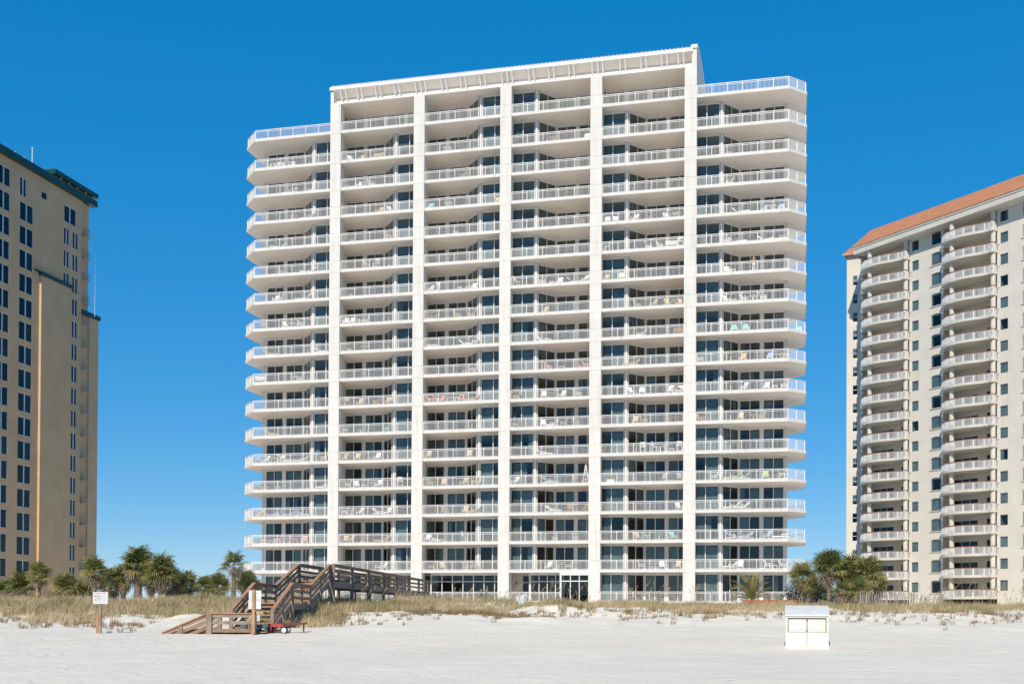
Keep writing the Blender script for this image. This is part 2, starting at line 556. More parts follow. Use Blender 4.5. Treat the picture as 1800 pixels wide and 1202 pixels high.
def rail_mesh(path, nseg=None):
    b = MB()
    H = 1.06
    for (a, c) in zip(path[:-1], path[1:]):
        A, C = Vector((*a, 0)), Vector((*c, 0))
        L = (C - A).length
        d = (C - A) / L
        nrm = Vector((d.y, -d.x, 0))
        A, C = A - nrm * 0.07, C - nrm * 0.07
        up = Vector((0, 0, 1))
        b.bar(A + up * (H - .03), C + up * (H - .03), 0.075, 0.06)
        b.bar(A + up * (H - .17), C + up * (H - .17), 0.04, 0.045)
        b.bar(A + up * 0.11, C + up * 0.11, 0.04, 0.045)
        n = max(1, round(L / 1.62))
        for i in range(n + 1):
            t = min(max(i * L / n, 0.03), L - 0.03)
            b.bar(A + d * t, A + d * t + up * (H - .02), 0.07, 0.07)
            if i < n:
                m = round(L / n / 0.125)
                for j in range(1, m):
                    q = A + d * (t + j * L / n / m)
                    b.bar(q + up * 0.1, q + up * (H - .15), 0.026, 0.026)
    return b.mesh('railing', M['white'])


rail_meshes = [rail_mesh(p) for p in edge_paths]

for k in range(18):
    for i in range(6):
        new('balcony_slab', slab_meshes[i], tower, (0, 0, F[k]))
        if k > 0 or i not in (2, 3):
            new('slab_edge', edge_meshes[i], tower, (0, 0, F[k]))
        if k == 0 and i in (2, 3):
            continue
        new('railing', rail_meshes[i], tower, (0, 0, F[k]))
# ground storey railings of the two middle bays (one is cut short by the glazed lobby)
b = MB()
gm = rail_mesh([(CI[1] + .6, 0), (CI[2] - .6, 0)])
new('railing', gm, tower, (0, 0, F[0] - 0.05))
new('railing', rail_mesh([(CI[2] + .6, 0), (5.2, 0)]), tower, (0, 0, F[0] - 0.05))
# plinth below the ground storey
b = MB()
b.box(-30.2, 28.1, 0.12, 14.9, 1.2, F[0] - TH - 0.005)
new('plinth', b.mesh('plinth', M['stucco']), tower)

# columns made of stacked panels with open joints
pan_cache = {}
for ci, c in enumerate(CI):
    top = CEIL_TOP if ci not in (0, 4) else CEIL_TOP
    core = MB().box(c - .58, c + .58, -0.165, 0.8, 1.2, top - 0.003).mesh('column', M['stucco'])
    co = new('column', core, tower)
    zs = [1.3]
    for k in range(18):
        zs += [F[k] - 0.3, F[k] + 1.0]
    zs = [z for z in zs if z < top] + [top]
    zs = sorted(set(round(z, 3) for z in zs))
    for z0, z1 in zip(zs[:-1], zs[1:]):
        key = round(z1 - z0, 2)
        if key not in pan_cache:
            bb = MB()
            bb.box(-.61, .61, -0.2, 0.82, 0.008, (z1 - z0) - 0.008)
            pan_cache[key] = bb.mesh('column_panel', M['stucco'])
        new('column_panel', pan_cache[key], co, (c, 0, z0))

# party walls, end walls, rear and inner walls
for c, a, e in [(CI[0], -.5, -.2), (CI[1], -.5, -.2), (CI[2], -.15, .15), (CI[3], -.25, .1), (CI[4], -.2, .1)]:
    new('party_wall', MB().box(c + a, c + e, 0.78, 14.8, 2.9, CEIL_TOP - .004).mesh('party_wall', M['soffit']), tower)
new('end_wall', MB().box(-30.33, -30.06, 3.32, 14.9, 2.9, F[17] - TH - .003).mesh('end_wall', M['stucco']), tower)
new('end_wall', MB().box(27.9, 28.19, 3.32, 14.9, 2.9, F[17] - TH - .003).mesh('end_wall', M['stucco']), tower)
new('rear_wall', MB().box(-30.2, 28.1, 14.7, 14.95, 2.9, F[17] - TH - .003).mesh('rear_wall', M['stucco']), tower)
new('rear_wall', MB().box(-20.6, 19, 14.7, 14.95, F[17], CEIL_TOP).mesh('rear_wall', M['stucco']), tower)
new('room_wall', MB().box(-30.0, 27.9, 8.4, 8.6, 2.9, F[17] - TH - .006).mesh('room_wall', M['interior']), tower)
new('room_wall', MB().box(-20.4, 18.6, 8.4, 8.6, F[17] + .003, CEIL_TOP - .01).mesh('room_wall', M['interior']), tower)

# ---- windows: shared meshes by width
WCACHE = {}
STD = 2.78            # clear height the unit is drawn for
GL = STD - 0.22       # glass height


def wave_sheet(x0, x1, z0, z1, amp=0.045, per=0.16):
    n = max(4, int((x1 - x0) / per * 4))
    b = MB()
    vs_, fs_ = [], []
    for i in range(n + 1):
        x = x0 + (x1 - x0) * i / n
        y = amp * math.sin(x / per * 2 * math.pi)
        vs_ += [(x, y, z0), (x, y, z1)]
    for i in range(n):
        fs_.append((2 * i, 2 * i + 2, 2 * i + 3, 2 * i + 1))
    b.add(vs_, fs_)
    return b


def window_parts(wd, n, glass='glass', transom=None):
    key = (round(wd, 2), n, glass, transom)
    if key in WCACHE:
        return WCACHE[key]
    b = MB()
    fr = 0.065
    b.box(0, wd, -0.07, 0.06, GL, STD - 0.004)                    # head panel up to the soffit
    b.box(0, wd, -0.06, 0.05, 0.003, 0.07)
    b.box(0, fr, -0.06, 0.05, 0.07, GL)
    b.box(wd - fr, wd, -0.06, 0.05, 0.07, GL)
    pw = (wd - 2 * fr) / n
    panes = []
    for i in range(1, n):
        x = fr + pw * i
        b.box(x - 0.04, x + 0.04, -0.055, 0.045, 0.07, GL)
    zz = [(0.07, GL)]
    if transom:
        b.box(fr, wd - fr, -0.05, 0.04, transom - .035, transom + .035)
        zz = [(0.07, transom - .035), (transom + .035, GL)]
    pane_meshes = []
    for (z0, z1) in zz:
        g = MB()
        g.box(0, pw - 0.04, -0.006, 0.006, z0 - 0.01, z1 + 0.01)
        pane_meshes.append(g.mesh('pane', M[glass]))
    for i in range(n):
        panes.append(fr + pw * i + 0.02)
    full = wave_sheet(0.02, pw - .05, 0.08, GL - .05)
    full = full.mesh('curtain', M['curtain'], True)
    half = wave_sheet(0.02, pw * 0.45, 0.08, GL - .05).mesh('curtain', M['curtain'], True)
    shade = MB().box(0.02, pw - .05, -.01, .01, GL * rng.uniform(.35, .5), GL - .02).mesh('window_shade', M['blind'])
    WCACHE[key] = (b.mesh('window', M['white']), pane_meshes, panes, (full, half, shade))
    return WCACHE[key]


def window(name, parent, x0, y0, x1, y1, k_z, clr, n, glass='glass', drape=0.3, transom=None, shade_p=0.12):
    wd = math.hypot(x1 - x0, y1 - y0)
    fm, pms, pxs, cur = window_parts(wd, n, glass, transom)
    o = new(name, fm, parent, (x0, y0, k_z), math.atan2(y1 - y0, x1 - x0), (1, 1, clr / STD))
    for i, x in enumerate(pxs):
        for pm in pms:
            new('pane', pm, o, (x, rng.uniform(-.01, .01), 0), 0, None, (rng.uniform(-.004, .004), 0, rng.uniform(-.006, .006)))
        r = rng.random()
        if r < drape:
            new('curtain', cur[0], o, (x, 0.17, 0))
        elif r < drape + 0.13:
            new('curtain', cur[1], o, (x + (0 if rng.random() < .5 else wd / n * .5), 0.17, 0))
        elif r < drape + 0.13 + shade_p:
            new('window_shade', cur[2], o, (x, 0.12, 0))
    return o


post_m = MB().tube([(0, 0, 0.003), (0, 0, STD - .004)], 0.135, 14, False).mesh('round_post', M['white'], True)
NEAR, FARY = 1.40, 3.40


def bay_windows(i, k):
    z, cl = F[k], clear(k)
    left = i < 3
    c = CI[i] if left else CI[i - 1]        # column on the near-window side
    sg = -1 if left else 1

    def unit(name, d0, y0, d1, y1, n, **kw):
        a, e = c + sg * d0, c + sg * d1
        if a > e:
            a, e, y0, y1 = e, a, y1, y0
        window(name, tower, a, y0, e, y1, z, cl, n, **kw)
    low = k < 6
    if k == 17 and i in (1, 4):
        for d0 in ((7.64, 5.25, 2.86, .47) if left else (.45, 2.85, 5.05, 7.24)):
            unit('sliding_door', d0, FARY, d0 + 2.08, FARY, 2, drape=0.1)
        for d0 in ((7.3, 4.92, 2.54) if left else (2.53, 4.93, 7.13)):
            wp = MB().box(0, .32 if left else .3, -.05, .15, .003, cl - .004).mesh('wall_pier', M['white'])
            xx = c + sg * d0
            new('wall_pier', wp, tower, (xx - (.33 if left else 0), FARY, z))
        e0, e1 = (9.72, 9.87) if left else (9.33, 9.5)
        return
    if left:
        unit('window', 0.2, NEAR, 2.98, NEAR, 2, drape=0.48)
        unit('side_window', 3.42, 1.46, 5.06, 3.34, 2, drape=0.06)
        unit('sliding_door', 5.25, FARY, 7.30, FARY, 2, drape=0.30 if low else 0.12)
        unit('sliding_door', 7.64, FARY, 9.70, FARY, 2, drape=0.25 if low else 0.10)
        new('round_post', post_m, tower, (c - 3.16, NEAR - .02, z), 0, (1, 1, cl / STD))
        piers = [(c - 7.63, c - 7.31), (c - 9.87, c - 9.71), (c - 5.24, c - 5.0)]
    else:
        unit('window', 0.2, NEAR, 2.86, NEAR, 2, drape=0.48)
        unit('side_window', 3.2, 1.46, 4.70, 3.34, 2, drape=0.06)
        unit('sliding_door', 4.86, FARY, 6.94, FARY, 2, drape=0.30 if low else 0.12)
        unit('sliding_door', 7.25, FARY, 9.34, FARY, 2, drape=0.25 if low else 0.10)
        new('round_post', post_m, tower, (c + 3.03, NEAR - .02, z), 0, (1, 1, cl / STD))
        piers = [(c + 6.95, c + 7.24), (c + 9.35, c + 9.6 if i < 5 else c + 9.4), (c + 4.68, c + 4.85)]
    for (a, e) in piers:
        key = ('pier', round(e - a, 2), round(cl, 2))
        if key not in WCACHE:
            WCACHE[key] = MB().box(0, e - a, -.05, .15, .003, cl - .004).mesh('wall_pier', M['white'])
        new('wall_pier', WCACHE[key], tower, (a, FARY, z))


for k in range(18):
    for i in range(6):
        if k == 17 and i in (0, 5):
            continue
        if k == 0 and i in (2, 3):
            continue
        bay_windows(i, k)

# glazed ground storey of the two middle bays
z0, cl0 = F[0], clear(0)
window('door', tower, -10.72, 3.4, -9.55, 3.4, z0, cl0, 1, 'glass_dark', 0, 1.95, 0)
window('shop_window', tower, -9.45, 1.6, -1.05, 1.6, z0, cl0, 7, 'glass', 0.0, 1.95, 0)
new('wall_pier', MB().box(-9.55, -9.40, 1.62, 3.4, z0, z0 + cl0 - .004).mesh('wall_pier', M['stucco']), tower)
window('door', tower, 0.35, 3.4, 1.45, 3.4, z0, cl0, 1, 'glass_dark', 0, 1.9, 0)
new('wall_pier', MB().box(-0.75, 0.35, 3.3, 3.5, z0 + .003, z0 + cl0 - .004).mesh('wall_pier', M['stucco']), tower)
new('wall_pier', MB().box(1.45, 1.60, 1.62, 3.4, z0, z0 + cl0 - .004).mesh('wall_pier', M['stucco']), tower)
window('shop_window', tower, 1.62, 1.6, 5.3, 1.6, z0, cl0, 4, 'glass', 0.0, 1.95, 0)
window('shop_window', tower, 5.25, -0.02, 8.2, -0.02, z0 - .8, cl0 + .8, 3, 'glass', 0.0, 2.12, 0)
new('wall_pier', MB().box(5.12, 5.24, -0.05, 1.6, z0 - .8, z0 + cl0 - .004).mesh('wall_pier', M['white']), tower)
new('lobby_sill', MB().box(5.0, 8.3, -0.1, 0.1, 1.4, z0 - .805).mesh('lobby_sill', M['stucco']), tower)
# stair handrail going down to the dune from the ground terrace
b = MB()
b.bar((1.0, -0.15, 4.0), (2.6, -0.15, 2.9), .06, .06)
b.bar((1.0, -0.15, 4.0), (1.0, -0.15, 2.4), .06, .06)
b.bar((2.6, -0.15, 2.9), (2.6, -0.15, 1.9), .06, .06)
new('stair_handrail', b.mesh('stair_handrail', M['white']), tower)
lamp = new('wall_lantern', MB().tube([(0, 0, 0), (0, 0, .28)], [.07, .1], 8).mesh('wall_lantern', M['brown_rail']), tower, (-0.3, 3.1, 4.9))

# ---- penthouse ceiling, eave, brackets, roof
UL, URR = -20.8, 19.1
new('ceiling_slab', MB().box(UL + .1, 19.0, -0.16, 14.9, CEIL_TOP, CEIL_TOP + .14).mesh('ceiling_slab', M['soffit']), tower)
new('attic_wall', MB().box(UL + .35, 18.58, .66, .9, CEIL_TOP + .142, CEIL_TOP + .95).mesh('attic_wall', M['roof_grey']), tower)
b = MB()
b.add([(UL + .35, .655, CEIL_TOP + .95), (18.58, .655, CEIL_TOP + .95), (18.58, -.30, CEIL_TOP + 1.50), (UL + .35, -.30, CEIL_TOP + 1.50),
       (UL + .35, .655, CEIL_TOP + 1.05), (18.58, .655, CEIL_TOP + 1.05), (18.58, -.30, CEIL_TOP + 1.6), (UL + .35, -.30, CEIL_TOP + 1.6)], [(0, 1, 2, 3), (7, 6, 5, 4), (0, 3, 7, 4), (2, 1, 5, 6)])
new('eave_cove', b.mesh('eave_cove', M['soffit']), tower)
brk = MB()
brk.add([(-.075, .65, .12), (.075, .65, .12), (.075, .50, .12), (-.075, .50, .12), (-.075, -.22, 1.46), (.075, -.22, 1.46), (.075, -.37, 1.46), (-.075, -.37, 1.46)],
        [(0, 1, 2, 3), (7, 6, 5, 4), (2, 1, 5, 6), (0, 3, 7, 4), (3, 2, 6, 7), (1, 0, 4, 5)])
brk_m = brk.mesh('eave_bracket', M['white'])
bx = [CI[0] + .55, CI[0] + 1.15]
for i in range(4):
    for d in (2.7, 4.85, 7.0):
        bx += [CI[i] + d - .27, CI[i] + d + .27]
for c in CI[1:4]:
    bx += [c - .5, c + .1, c + .62]
bx += [CI[4] - 1.3, CI[4] - .75]
for x in bx:
    new('eave_bracket', brk_m, tower, (x, 0, CEIL_TOP + .03))
prof = [(-.26, 1.5), (-.40, 1.5), (-.40, 1.73), (-.32, 1.87), (-.04, 2.07), (.56, 2.33), (1.56, 2.57), (3.4, 2.8), (6.5, 2.95), (11, 2.85), (15, 2.45), (15, .3)]


def sweep(b, prof, xa, xb, dz=0.0, dn=0.0):
    n = len(prof)
    vs_ = [(xa, p[0] - dn, CEIL_TOP + p[1] + dz) for p in prof] + [(xb, p[0] - dn, CEIL_TOP + p[1] + dz) for p in prof]
    b.add(vs_, [(i, n + i, n + i + 1, i + 1) for i in range(n - 1)])


b = MB()
sweep(b, prof, UL - .06, 18.7)
for x in np.arange(UL + .2, 18.6, 0.42):
    pr = [(p[0], p[1]) for p in prof[2:10]]
    vs_ = []
    for (yy, zz) in pr:
        vs_ += [(x - .03, yy, CEIL_TOP + zz), (x - .03, yy - .05, CEIL_TOP + zz + .07), (x + .03, yy - .05, CEIL_TOP + zz + .07), (x + .03, yy, CEIL_TOP + zz)]
    fs_ = []
    for i in range(len(pr) - 1):
        for j in range(3):
            fs_.append((4 * i + j, 4 * i + j + 1, 4 * i + j + 5, 4 * i + j + 4))
    b.add(vs_, fs_)
new('metal_roof', b.mesh('metal_roof', M['white_roof']), tower)
# curved end walls closing the roof
endp = [(-.2, 0.0), (-.2, 1.95), (-.05, 2.22), (.56, 2.5), (1.56, 2.74), (3.4, 2.95), (6.5, 3.08), (11, 2.98), (15, 2.55), (15, 0)]


def endwall(xa, xb, prof2):
    n = len(prof2)
    bb = MB()
    vs_ = [(xa, p[0], CEIL_TOP + p[1]) for p in prof2] + [(xb, p[0], CEIL_TOP + p[1]) for p in prof2]
    bb.add(vs_, [tuple(range(n)), tuple(range(n, 2 * n))[::-1]] + [(i, i + n, (i + 1) % n + n, (i + 1) % n) for i in range(n)])
    return bb.mesh('gable_wall', M['stucco'])


new('gable_wall', endwall(18.6, URR, endp), tower)
new('gable_wall', endwall(UL, UL + .36, [(p[0] + (.01 if p[0] < 0 else 0), p[1] - (.5 if p[1] > 1 else 0)) for p in endp]), tower)
new('gable_wall', MB().box(18.72, URR - .004, 0.8, 14.8, F[17] + .003, CEIL_TOP - .003).mesh('gable_wall', M['stucco']), tower)
new('gable_wall', MB().box(UL + .004, UL + .4, 0.8, 14.8, F[17] + .003, CEIL_TOP - .003).mesh('gable_wall', M['stucco']), tower)
b = MB()
cp = [(-.30, 1.9), (-.12, 2.28), (.56, 2.56), (1.56, 2.8), (3.4, 3.01), (6.5, 3.14), (11, 3.04), (15, 2.6)]
n_ = len(cp)
for dz in (0.0, -.09):
    b.add([(18.53, p[0], CEIL_TOP + p[1] + dz) for p in cp] + [(URR + .06, p[0], CEIL_TOP + p[1] + dz) for p in cp], [(i, n_ + i, n_ + i + 1, i + 1) for i in range(n_ - 1)])
new('roof_coping', b.mesh('roof_coping', M['white_roof']), tower)

# ==================================================================  BALCONY FURNITURE
def part_mesh(fn, mat):
    b = MB()
    fn(b)
    return b.mesh('furniture_part', mat)


FM = {}


def furn_meshes(kind, col):
    key = (kind, col)
    if key in FM:
        return FM[key]
    m = M['f_' + col]
    fm = M['f_white'] if col not in ('brown', 'beige', 'wooden', 'grey') else m
    out = []
    if kind == 'chair':
        s_ = MB().box(-.27, .27, -.27, .25, .38, .44)
        bk = MB().add([(-.27, .22, .44), (.27, .22, .44), (.27, .42, 1.0), (-.27, .42, 1.0), (-.27, .27, .42), (.27, .27, .42), (.27, .47, .98), (-.27, .47, .98)],
                      [(0, 1, 2, 3), (7, 6, 5, 4), (0, 4, 5, 1), (2, 6, 7, 3), (1, 5, 6, 2), (3, 7, 4, 0)])
        fr = MB()
        for x in (-.29, .29):
            fr.bar((x, -.25, 0), (x, -.25, .62), .05, .05)
            fr.bar((x, .3, 0), (x, .3, .62), .05, .05)
            fr.bar((x, -.3, .63), (x, .36, .63), .07, .04)
        fr.bar((-.29, .3, .36), (.29, .3, .36), .04, .04)
        fr.bar((-.29, -.25, .36), (.29, -.25, .36), .04, .04)
        out = [('seat', s_.mesh('seat', m)), ('backrest', bk.mesh('backrest', m)), ('leg_frame', fr.mesh('leg_frame', fm))]
    elif kind == 'tall chair':
        s_ = MB().box(-.25, .25, -.25, .25, .68, .74)
        bk = MB()
        for x in (-.2, -.07, .07, .2):
            bk.bar((x, .24, .74), (x, .3, 1.22), .06, .03)
        bk.bar((-.26, .3, 1.22), (.26, .3, 1.22), .05, .08)
        fr = MB()
        for x in (-.25, .25):
            for y in (-.23, .25):
                fr.bar((x, y, 0), (x, y, .9 if y > 0 else .68), .05, .05)
        fr.bar((-.25, -.23, .3), (.25, -.23, .3), .04, .04)
        out = [('seat', s_.mesh('seat', m)), ('backrest', bk.mesh('backrest', m)), ('leg_frame', fr.mesh('leg_frame', fm))]
    elif kind == 'lounger':
        s_ = MB().box(-.32, .32, -.95, .3, .30, .40)
        bk = MB().add([(-.32, .3, .34), (.32, .3, .34), (.32, .85, .92), (-.32, .85, .92), (-.32, .36, .28), (.32, .36, .28), (.32, .91, .86), (-.32, .91, .86)],
                      [(0, 1, 2, 3), (7, 6, 5, 4), (0, 4, 5, 1), (2, 6, 7, 3), (1, 5, 6, 2), (3, 7, 4, 0)])
        fr = MB()
        for x in (-.33, .33):
            fr.bar((x, -.9, .30), (x, .85, .30), .05, .06)
            for y in (-.8, .7):
                fr.bar((x, y, 0), (x, y, .3), .05, .05)
            fr.bar((x, -.05, .58), (x, .5, .58), .06, .04)
            fr.bar((x, 0, .3), (x, 0, .58), .04, .04)
        fr.bar((-.33, -.88, .28), (.33, -.88, .28), .05, .05)
        fr.bar((-.33, .7, .28), (.33, .7, .28), .05, .05)
        out = [('seat', s_.mesh('seat', m)), ('backrest', bk.mesh('backrest', m)), ('leg_frame', fr.mesh('leg_frame', fm))]
    elif kind == 'table':
        t_ = MB().tube([(0, 0, .68), (0, 0, .73)], .5, 18)
        fr = MB()
        for a in range(4):
            t = a * math.pi / 2 + .4
            fr.bar((.36 * math.cos(t), .36 * math.sin(t), 0), (.26 * math.cos(t), .26 * math.sin(t), .69), .05, .05)
        fr.bar((-.25, -.1, .25), (.25, .1, .25), .04, .04)
        out = [('table_top', t_.mesh('table_top', m)), ('leg_frame', fr.mesh('leg_frame', fm))]
    elif kind == 'side table':
        t_ = MB().box(-.25, .25, -.25, .25, .42, .47)
        fr = MB()
        for x in (-.22, .22):
            for y in (-.22, .22):
                fr.bar((x, y, 0), (x, y, .43), .045, .045)
        out = [('table_top', t_.mesh('table_top', m)), ('leg_frame', fr.mesh('leg_frame', fm))]
    elif kind == 'bench':
        s_ = MB()
        for j in range(4):
            s_.box(-.65, .65, -.25 + j * .13, -.15 + j * .13, .40, .44)
        bk = MB()
        for j in range(4):
            bk.bar((-.65, .27 + j * .02, .52 + j * .13), (.65, .27 + j * .02, .52 + j * .13), .03, .09)
        fr = MB()
        for x in (-.62, .62):
            fr.bar((x, -.24, 0), (x, -.24, .62), .06, .06)
            fr.bar((x, .3, 0), (x, .34, .98), .06, .06)
            fr.bar((x, -.28, .62), (x, .3, .62), .07, .04)
        fr.bar((-.62, .3, .38), (.62, .3, .38), .05, .05)
        out = [('seat', s_.mesh('seat', m)), ('backrest', bk.mesh('backrest', m)), ('leg_frame', fr.mesh('leg_frame', fm))]
    elif kind == 'planter':
        t_ = MB().box(-.42, .42, -.2, .2, 0, .5)
        lv = MB()
        for _ in range(70):
            p = Vector((rng.uniform(-.36, .36), rng.uniform(-.15, .15), .46))
            q = p + Vector((rng.uniform(-.14, .14), rng.uniform(-.1, .1), rng.uniform(.15, .4)))
            sd = Vector((rng.uniform(-.04, .04), rng.uniform(-.04, .04), 0))
            lv.add([p - sd, p + sd, q], [(0, 1, 2)])
        out = [('tub', t_.mesh('tub', m)), ('leaves', lv.mesh('leaves', M['frond_y']))]
    elif kind == 'easel':
        fr = MB()
        for x in (-.35, .35):
            fr.bar((x, -.1, 0), (0, 0, 2.1), .07, .05)
        fr.bar((0, .5, 0), (0, 0, 2.1), .06, .05)
        fr.bar((-.27, -.07, .5), (.27, -.07, .5), .06, .06)
        fr.bar((-.18, -.05, 1.1), (.18, -.05, 1.1), .06, .06)
        out = [('frame', fr.mesh('frame', m))]
    FM[key] = out
    return out


BAYN = ['left wing', 'second bay', 'third bay', 'fourth bay', 'fifth bay', 'right wing']
ORD = ['ground', 'first', 'second', 'third', 'fourth', 'fifth', 'sixth', 'seventh', 'eighth', 'ninth', 'tenth', 'eleventh', 'twelfth', 'thirteenth', 'fourteenth', 'fifteenth', 'sixteenth']
NAMES = {'chair': 'patio_chair', 'tall chair': 'tall_chair', 'lounger': 'deck_lounger', 'table': 'patio_table', 'side table': 'side_table', 'bench': 'slatted_bench', 'planter': 'planter_box', 'easel': 'folding_easel'}
CATS = {'chair': 'chair', 'tall chair': 'chair', 'lounger': 'lounger', 'table': 'table', 'side table': 'table', 'bench': 'bench', 'planter': 'planter', 'easel': 'easel'}
KC = {'c': 'chair', 'h': 'tall chair', 'l': 'lounger', 't': 'table', 's': 'side table', 'b': 'bench', 'p': 'planter', 'e': 'easel'}
CC = {'w': 'white', 'b': 'beige', 'n': 'brown', 'y': 'yellow', 'u': 'blue', 't': 'teal', 'p': 'pink', 'o': 'orange', 'g': 'green', 'r': 'red', 'd': 'wooden', 'k': 'grey'}
# bay -> row -> list of "kind colour photo-x" read off the photograph
Q = 1 / 5.4545
q = 1 / 4.615
FURNITURE = [
    (0, 425, Q, {16: 'cw275 tw312 cw348 cw405 tw442 cw478', 15: 'lw465 sw655', 14: 'tb495 lw640', 13: 'lw350', 12: 'cb385 lw635', 11: 'cw330 cw365 lw590', 10: 'ck210 cw415 tw490 cw570',
                 9: 'lb280 lw770', 8: 'bw175 tw510 cw560', 6: 'lb290', 5: 'cu160 cw230 tw300 cw375 lw440 lw560 cw785', 4: 'cn120 sb240 sb355 lw790', 3: 'cb120 cy175 sb235 lu320 lu470 lu575',
                 2: 'cr150 sw285 cp345 tw425 cp500 cp600'}),
    (1, 425, Q, {16: 'cw1035 cb1150 bb1300', 15: 'lw1035 cw1130 tw1190 cw1250', 14: 'sb1295 cb1335 cw1420', 13: 'sp1060 cp1420', 12: 'hw1190 hw1290', 11: 'sb1045', 10: 'cw985 cw1060 cg1120 cw1180',
                 9: 'sw1030 tb1185', 7: 'hb1010 cb1135 cb1280 tb1330 cb1400', 6: 'ct980 st1130 ct1380', 5: 'cb985 tb1040 cb1110 sb1240 cw1300', 4: 'cw1015 cw1100 sw1175 tw1265 cw1310 hw1520',
                 3: 'cw980 tw1045 cw1130 lw1330 cw1400', 2: 'cb985 cb1040 tb1170 lb1345', 1: 'tw1105 cw1300 cw1355'}),
    (2, 735, Q, {16: 'tw280', 15: 'lb400', 14: 'ct115 tw290 cb768', 13: 'sw365', 11: 'cw100 hw180 sw400 sw480 cw540', 10: 'lb105 cb380 cb510', 9: 'lw130 lw470 cw540', 8: 'sp450 cp515',
                 7: 'co85 co180 co225 tw295 co375 co415 lo510', 5: 'cb80 cb490', 4: 'cb130 cb250 cb435 cb545', 3: 'cb260 cb450 lb520', 2: 'cw80 lw165 hw445', 1: 'cb130 cb235 cb465 cb545'}),
    (3, 735, Q, {16: 'tb1300 cw1632', 13: 'tb1560', 11: 'hw945 cw1190 sw1285 cw1360 lb1510 cw1600', 10: 'cb1220', 9: 'lw1200', 8: 'cp1250 sp1380 sp1535 cp1615', 7: 'cb925 cw1205 tb1285 cw1380 cw1535',
                 6: 'cb910 cw1200 lw1270 cb1390 cb1525', 5: 'lw1215', 4: 'cw915 lt1275 cn1500 ew1610', 3: 'lw1300 sr1340 cd1460 td1520 cd1600', 2: 'sw1310 sw1510', 1: 'cw1250 tw1350 cw1440'}),
    (4, 1040, q, {13: 'cw130 cw195 cw350 sd460 cw610 tw690', 12: 'hw110 cw465 cw560 bw650 hw720', 11: 'cb100 cw245', 10: 'cb375 cb500 cb615 tb665 cb710', 9: 'lw380 bd715', 8: 'lb320', 7: 'cw320 cw410 cw640 tw685 cw725',
                  6: 'cb355 cb425 td660', 5: 'hw415 hw515 hw575 sw650 hw725', 4: 'pw155 ck590 tk655 ck715', 3: 'cw735', 2: 'cb375 ct445 tt550 ct660', 1: 'cw410 tw510 cw570 cb700'}),
    (5, 1040, q, {15: 'sp1110', 14: 'cw1115', 13: 'lw1215 cu1405 tw1465 cu1540', 12: 'cw1095 lw1190 lw1420 lw1530', 11: 'cw1095 sw1150', 10: 'cw1090 sw1160 cw1240 tw1315 cw1395', 9: 'ct1160 ct1250 ct1680',
                  8: 'cw870 td1160 cy1225 cu1450 tw1520 cy1570', 7: 'cw1235 cw1420 sw1490 cw1560', 6: 'cb870 cb1210 tb1310 cb1375', 4: 'cw990 lg1135 lg1210 cg1410 sk1490 cg1550', 3: 'lw1130 lw1210',
                  2: 'lu1160 lu1245 cu1430 lw1540', 1: 'lw1120 cw1205 cw1435 sw1485 cw1555'}),
]
TMAT = Matrix.Translation((0, DIST, 0)) @ Matrix.Rotation(-YAW, 4, 'Z')
Uv = Vector((math.cos(YAW), -math.sin(YAW), 0))
Nv = Vector((-math.sin(YAW), -math.cos(YAW), 0))


def tower_u(px, py, depth):
    d = ROT @ Vector(((px - 900) / F_PX, -(py - 601 - SHIFT) / F_PX, -1))
    O_ = Vector((0, DIST, 0)) - Nv * depth
    t = (O_ - Vector((0, 0, CAM_H))).dot(Nv) / d.dot(Nv)
    return (Vector((0, 0, CAM_H)) + d * t - Vector((0, DIST, 0))).dot(Uv)


def row_y(k, u):
    P = Vector((0, DIST, 0)) + Uv * u + Vector((0, 0, F[k] + .5))
    qv = ROT.transposed() @ (P - Vector((0, 0, CAM_H)))
    return 601 + SHIFT - F_PX * qv.y / -qv.z


NTH = ['first', 'second', 'third', 'fourth', 'fifth', 'sixth', 'seventh', 'eighth']
for (bay, ox, sc_, rows) in FURNITURE:
    for k, txt in rows.items():
        items = []
        for it in txt.split():
            items.append((float(it[2:]), KC[it[0]], CC[it[1]]))
        items.sort()
        for j, (zx, kind, colr) in enumerate(items):
            px = ox + zx * sc_
            dep = rng.uniform(0.55, 0.85) if kind not in ('lounger',) else 0.95
            if kind == 'table':
                dep = 0.8
            py = row_y(k, (px - 900) / 17)
            u = tower_u(px, py, dep)
            if bay > 0:
                u = max(u, CI[bay - 1] + 1.05)
            if bay < 5:
                u = min(u, CI[bay] - 1.1)
            depth = dep
            if u > 28.0:
                depth = 1.9 + (u - 28.2)
            if u < -29.6:
                depth = 2.4
            same = [x for x in items if x[1] == kind and x[2] == colr]
            alone = len(items) == 1
            place = f'on {ORD[k]} balcony up, {BAYN[bay]} of white tower'
            if alone or len(same) == 1:
                lab = f'{colr} {kind} {place}'
            else:
                lab = f'{colr} {kind}, {NTH[same.index((zx, kind, colr))]} from left {place}'
            wp = TMAT @ Vector((u, depth, F[k] + .001))
            if kind == 'lounger':
                rz = rng.choice([1.2, -1.2, 1.5, -1.5]) + rng.uniform(-.2, .2)
            elif kind in ('table', 'side table', 'planter'):
                rz = rng.uniform(0, 1.5) if kind == 'table' else 0
            else:
                rz = rng.choice([0, 0, .5, -.5, 1.3, -1.3]) + rng.uniform(-.2, .2)
            e = thing(NAMES[kind], lab, CATS[kind], wp, -YAW + rz, 'furniture on the tower balconies')
            for pn, pm in furn_meshes(kind, colr):
                new(pn, pm, e)


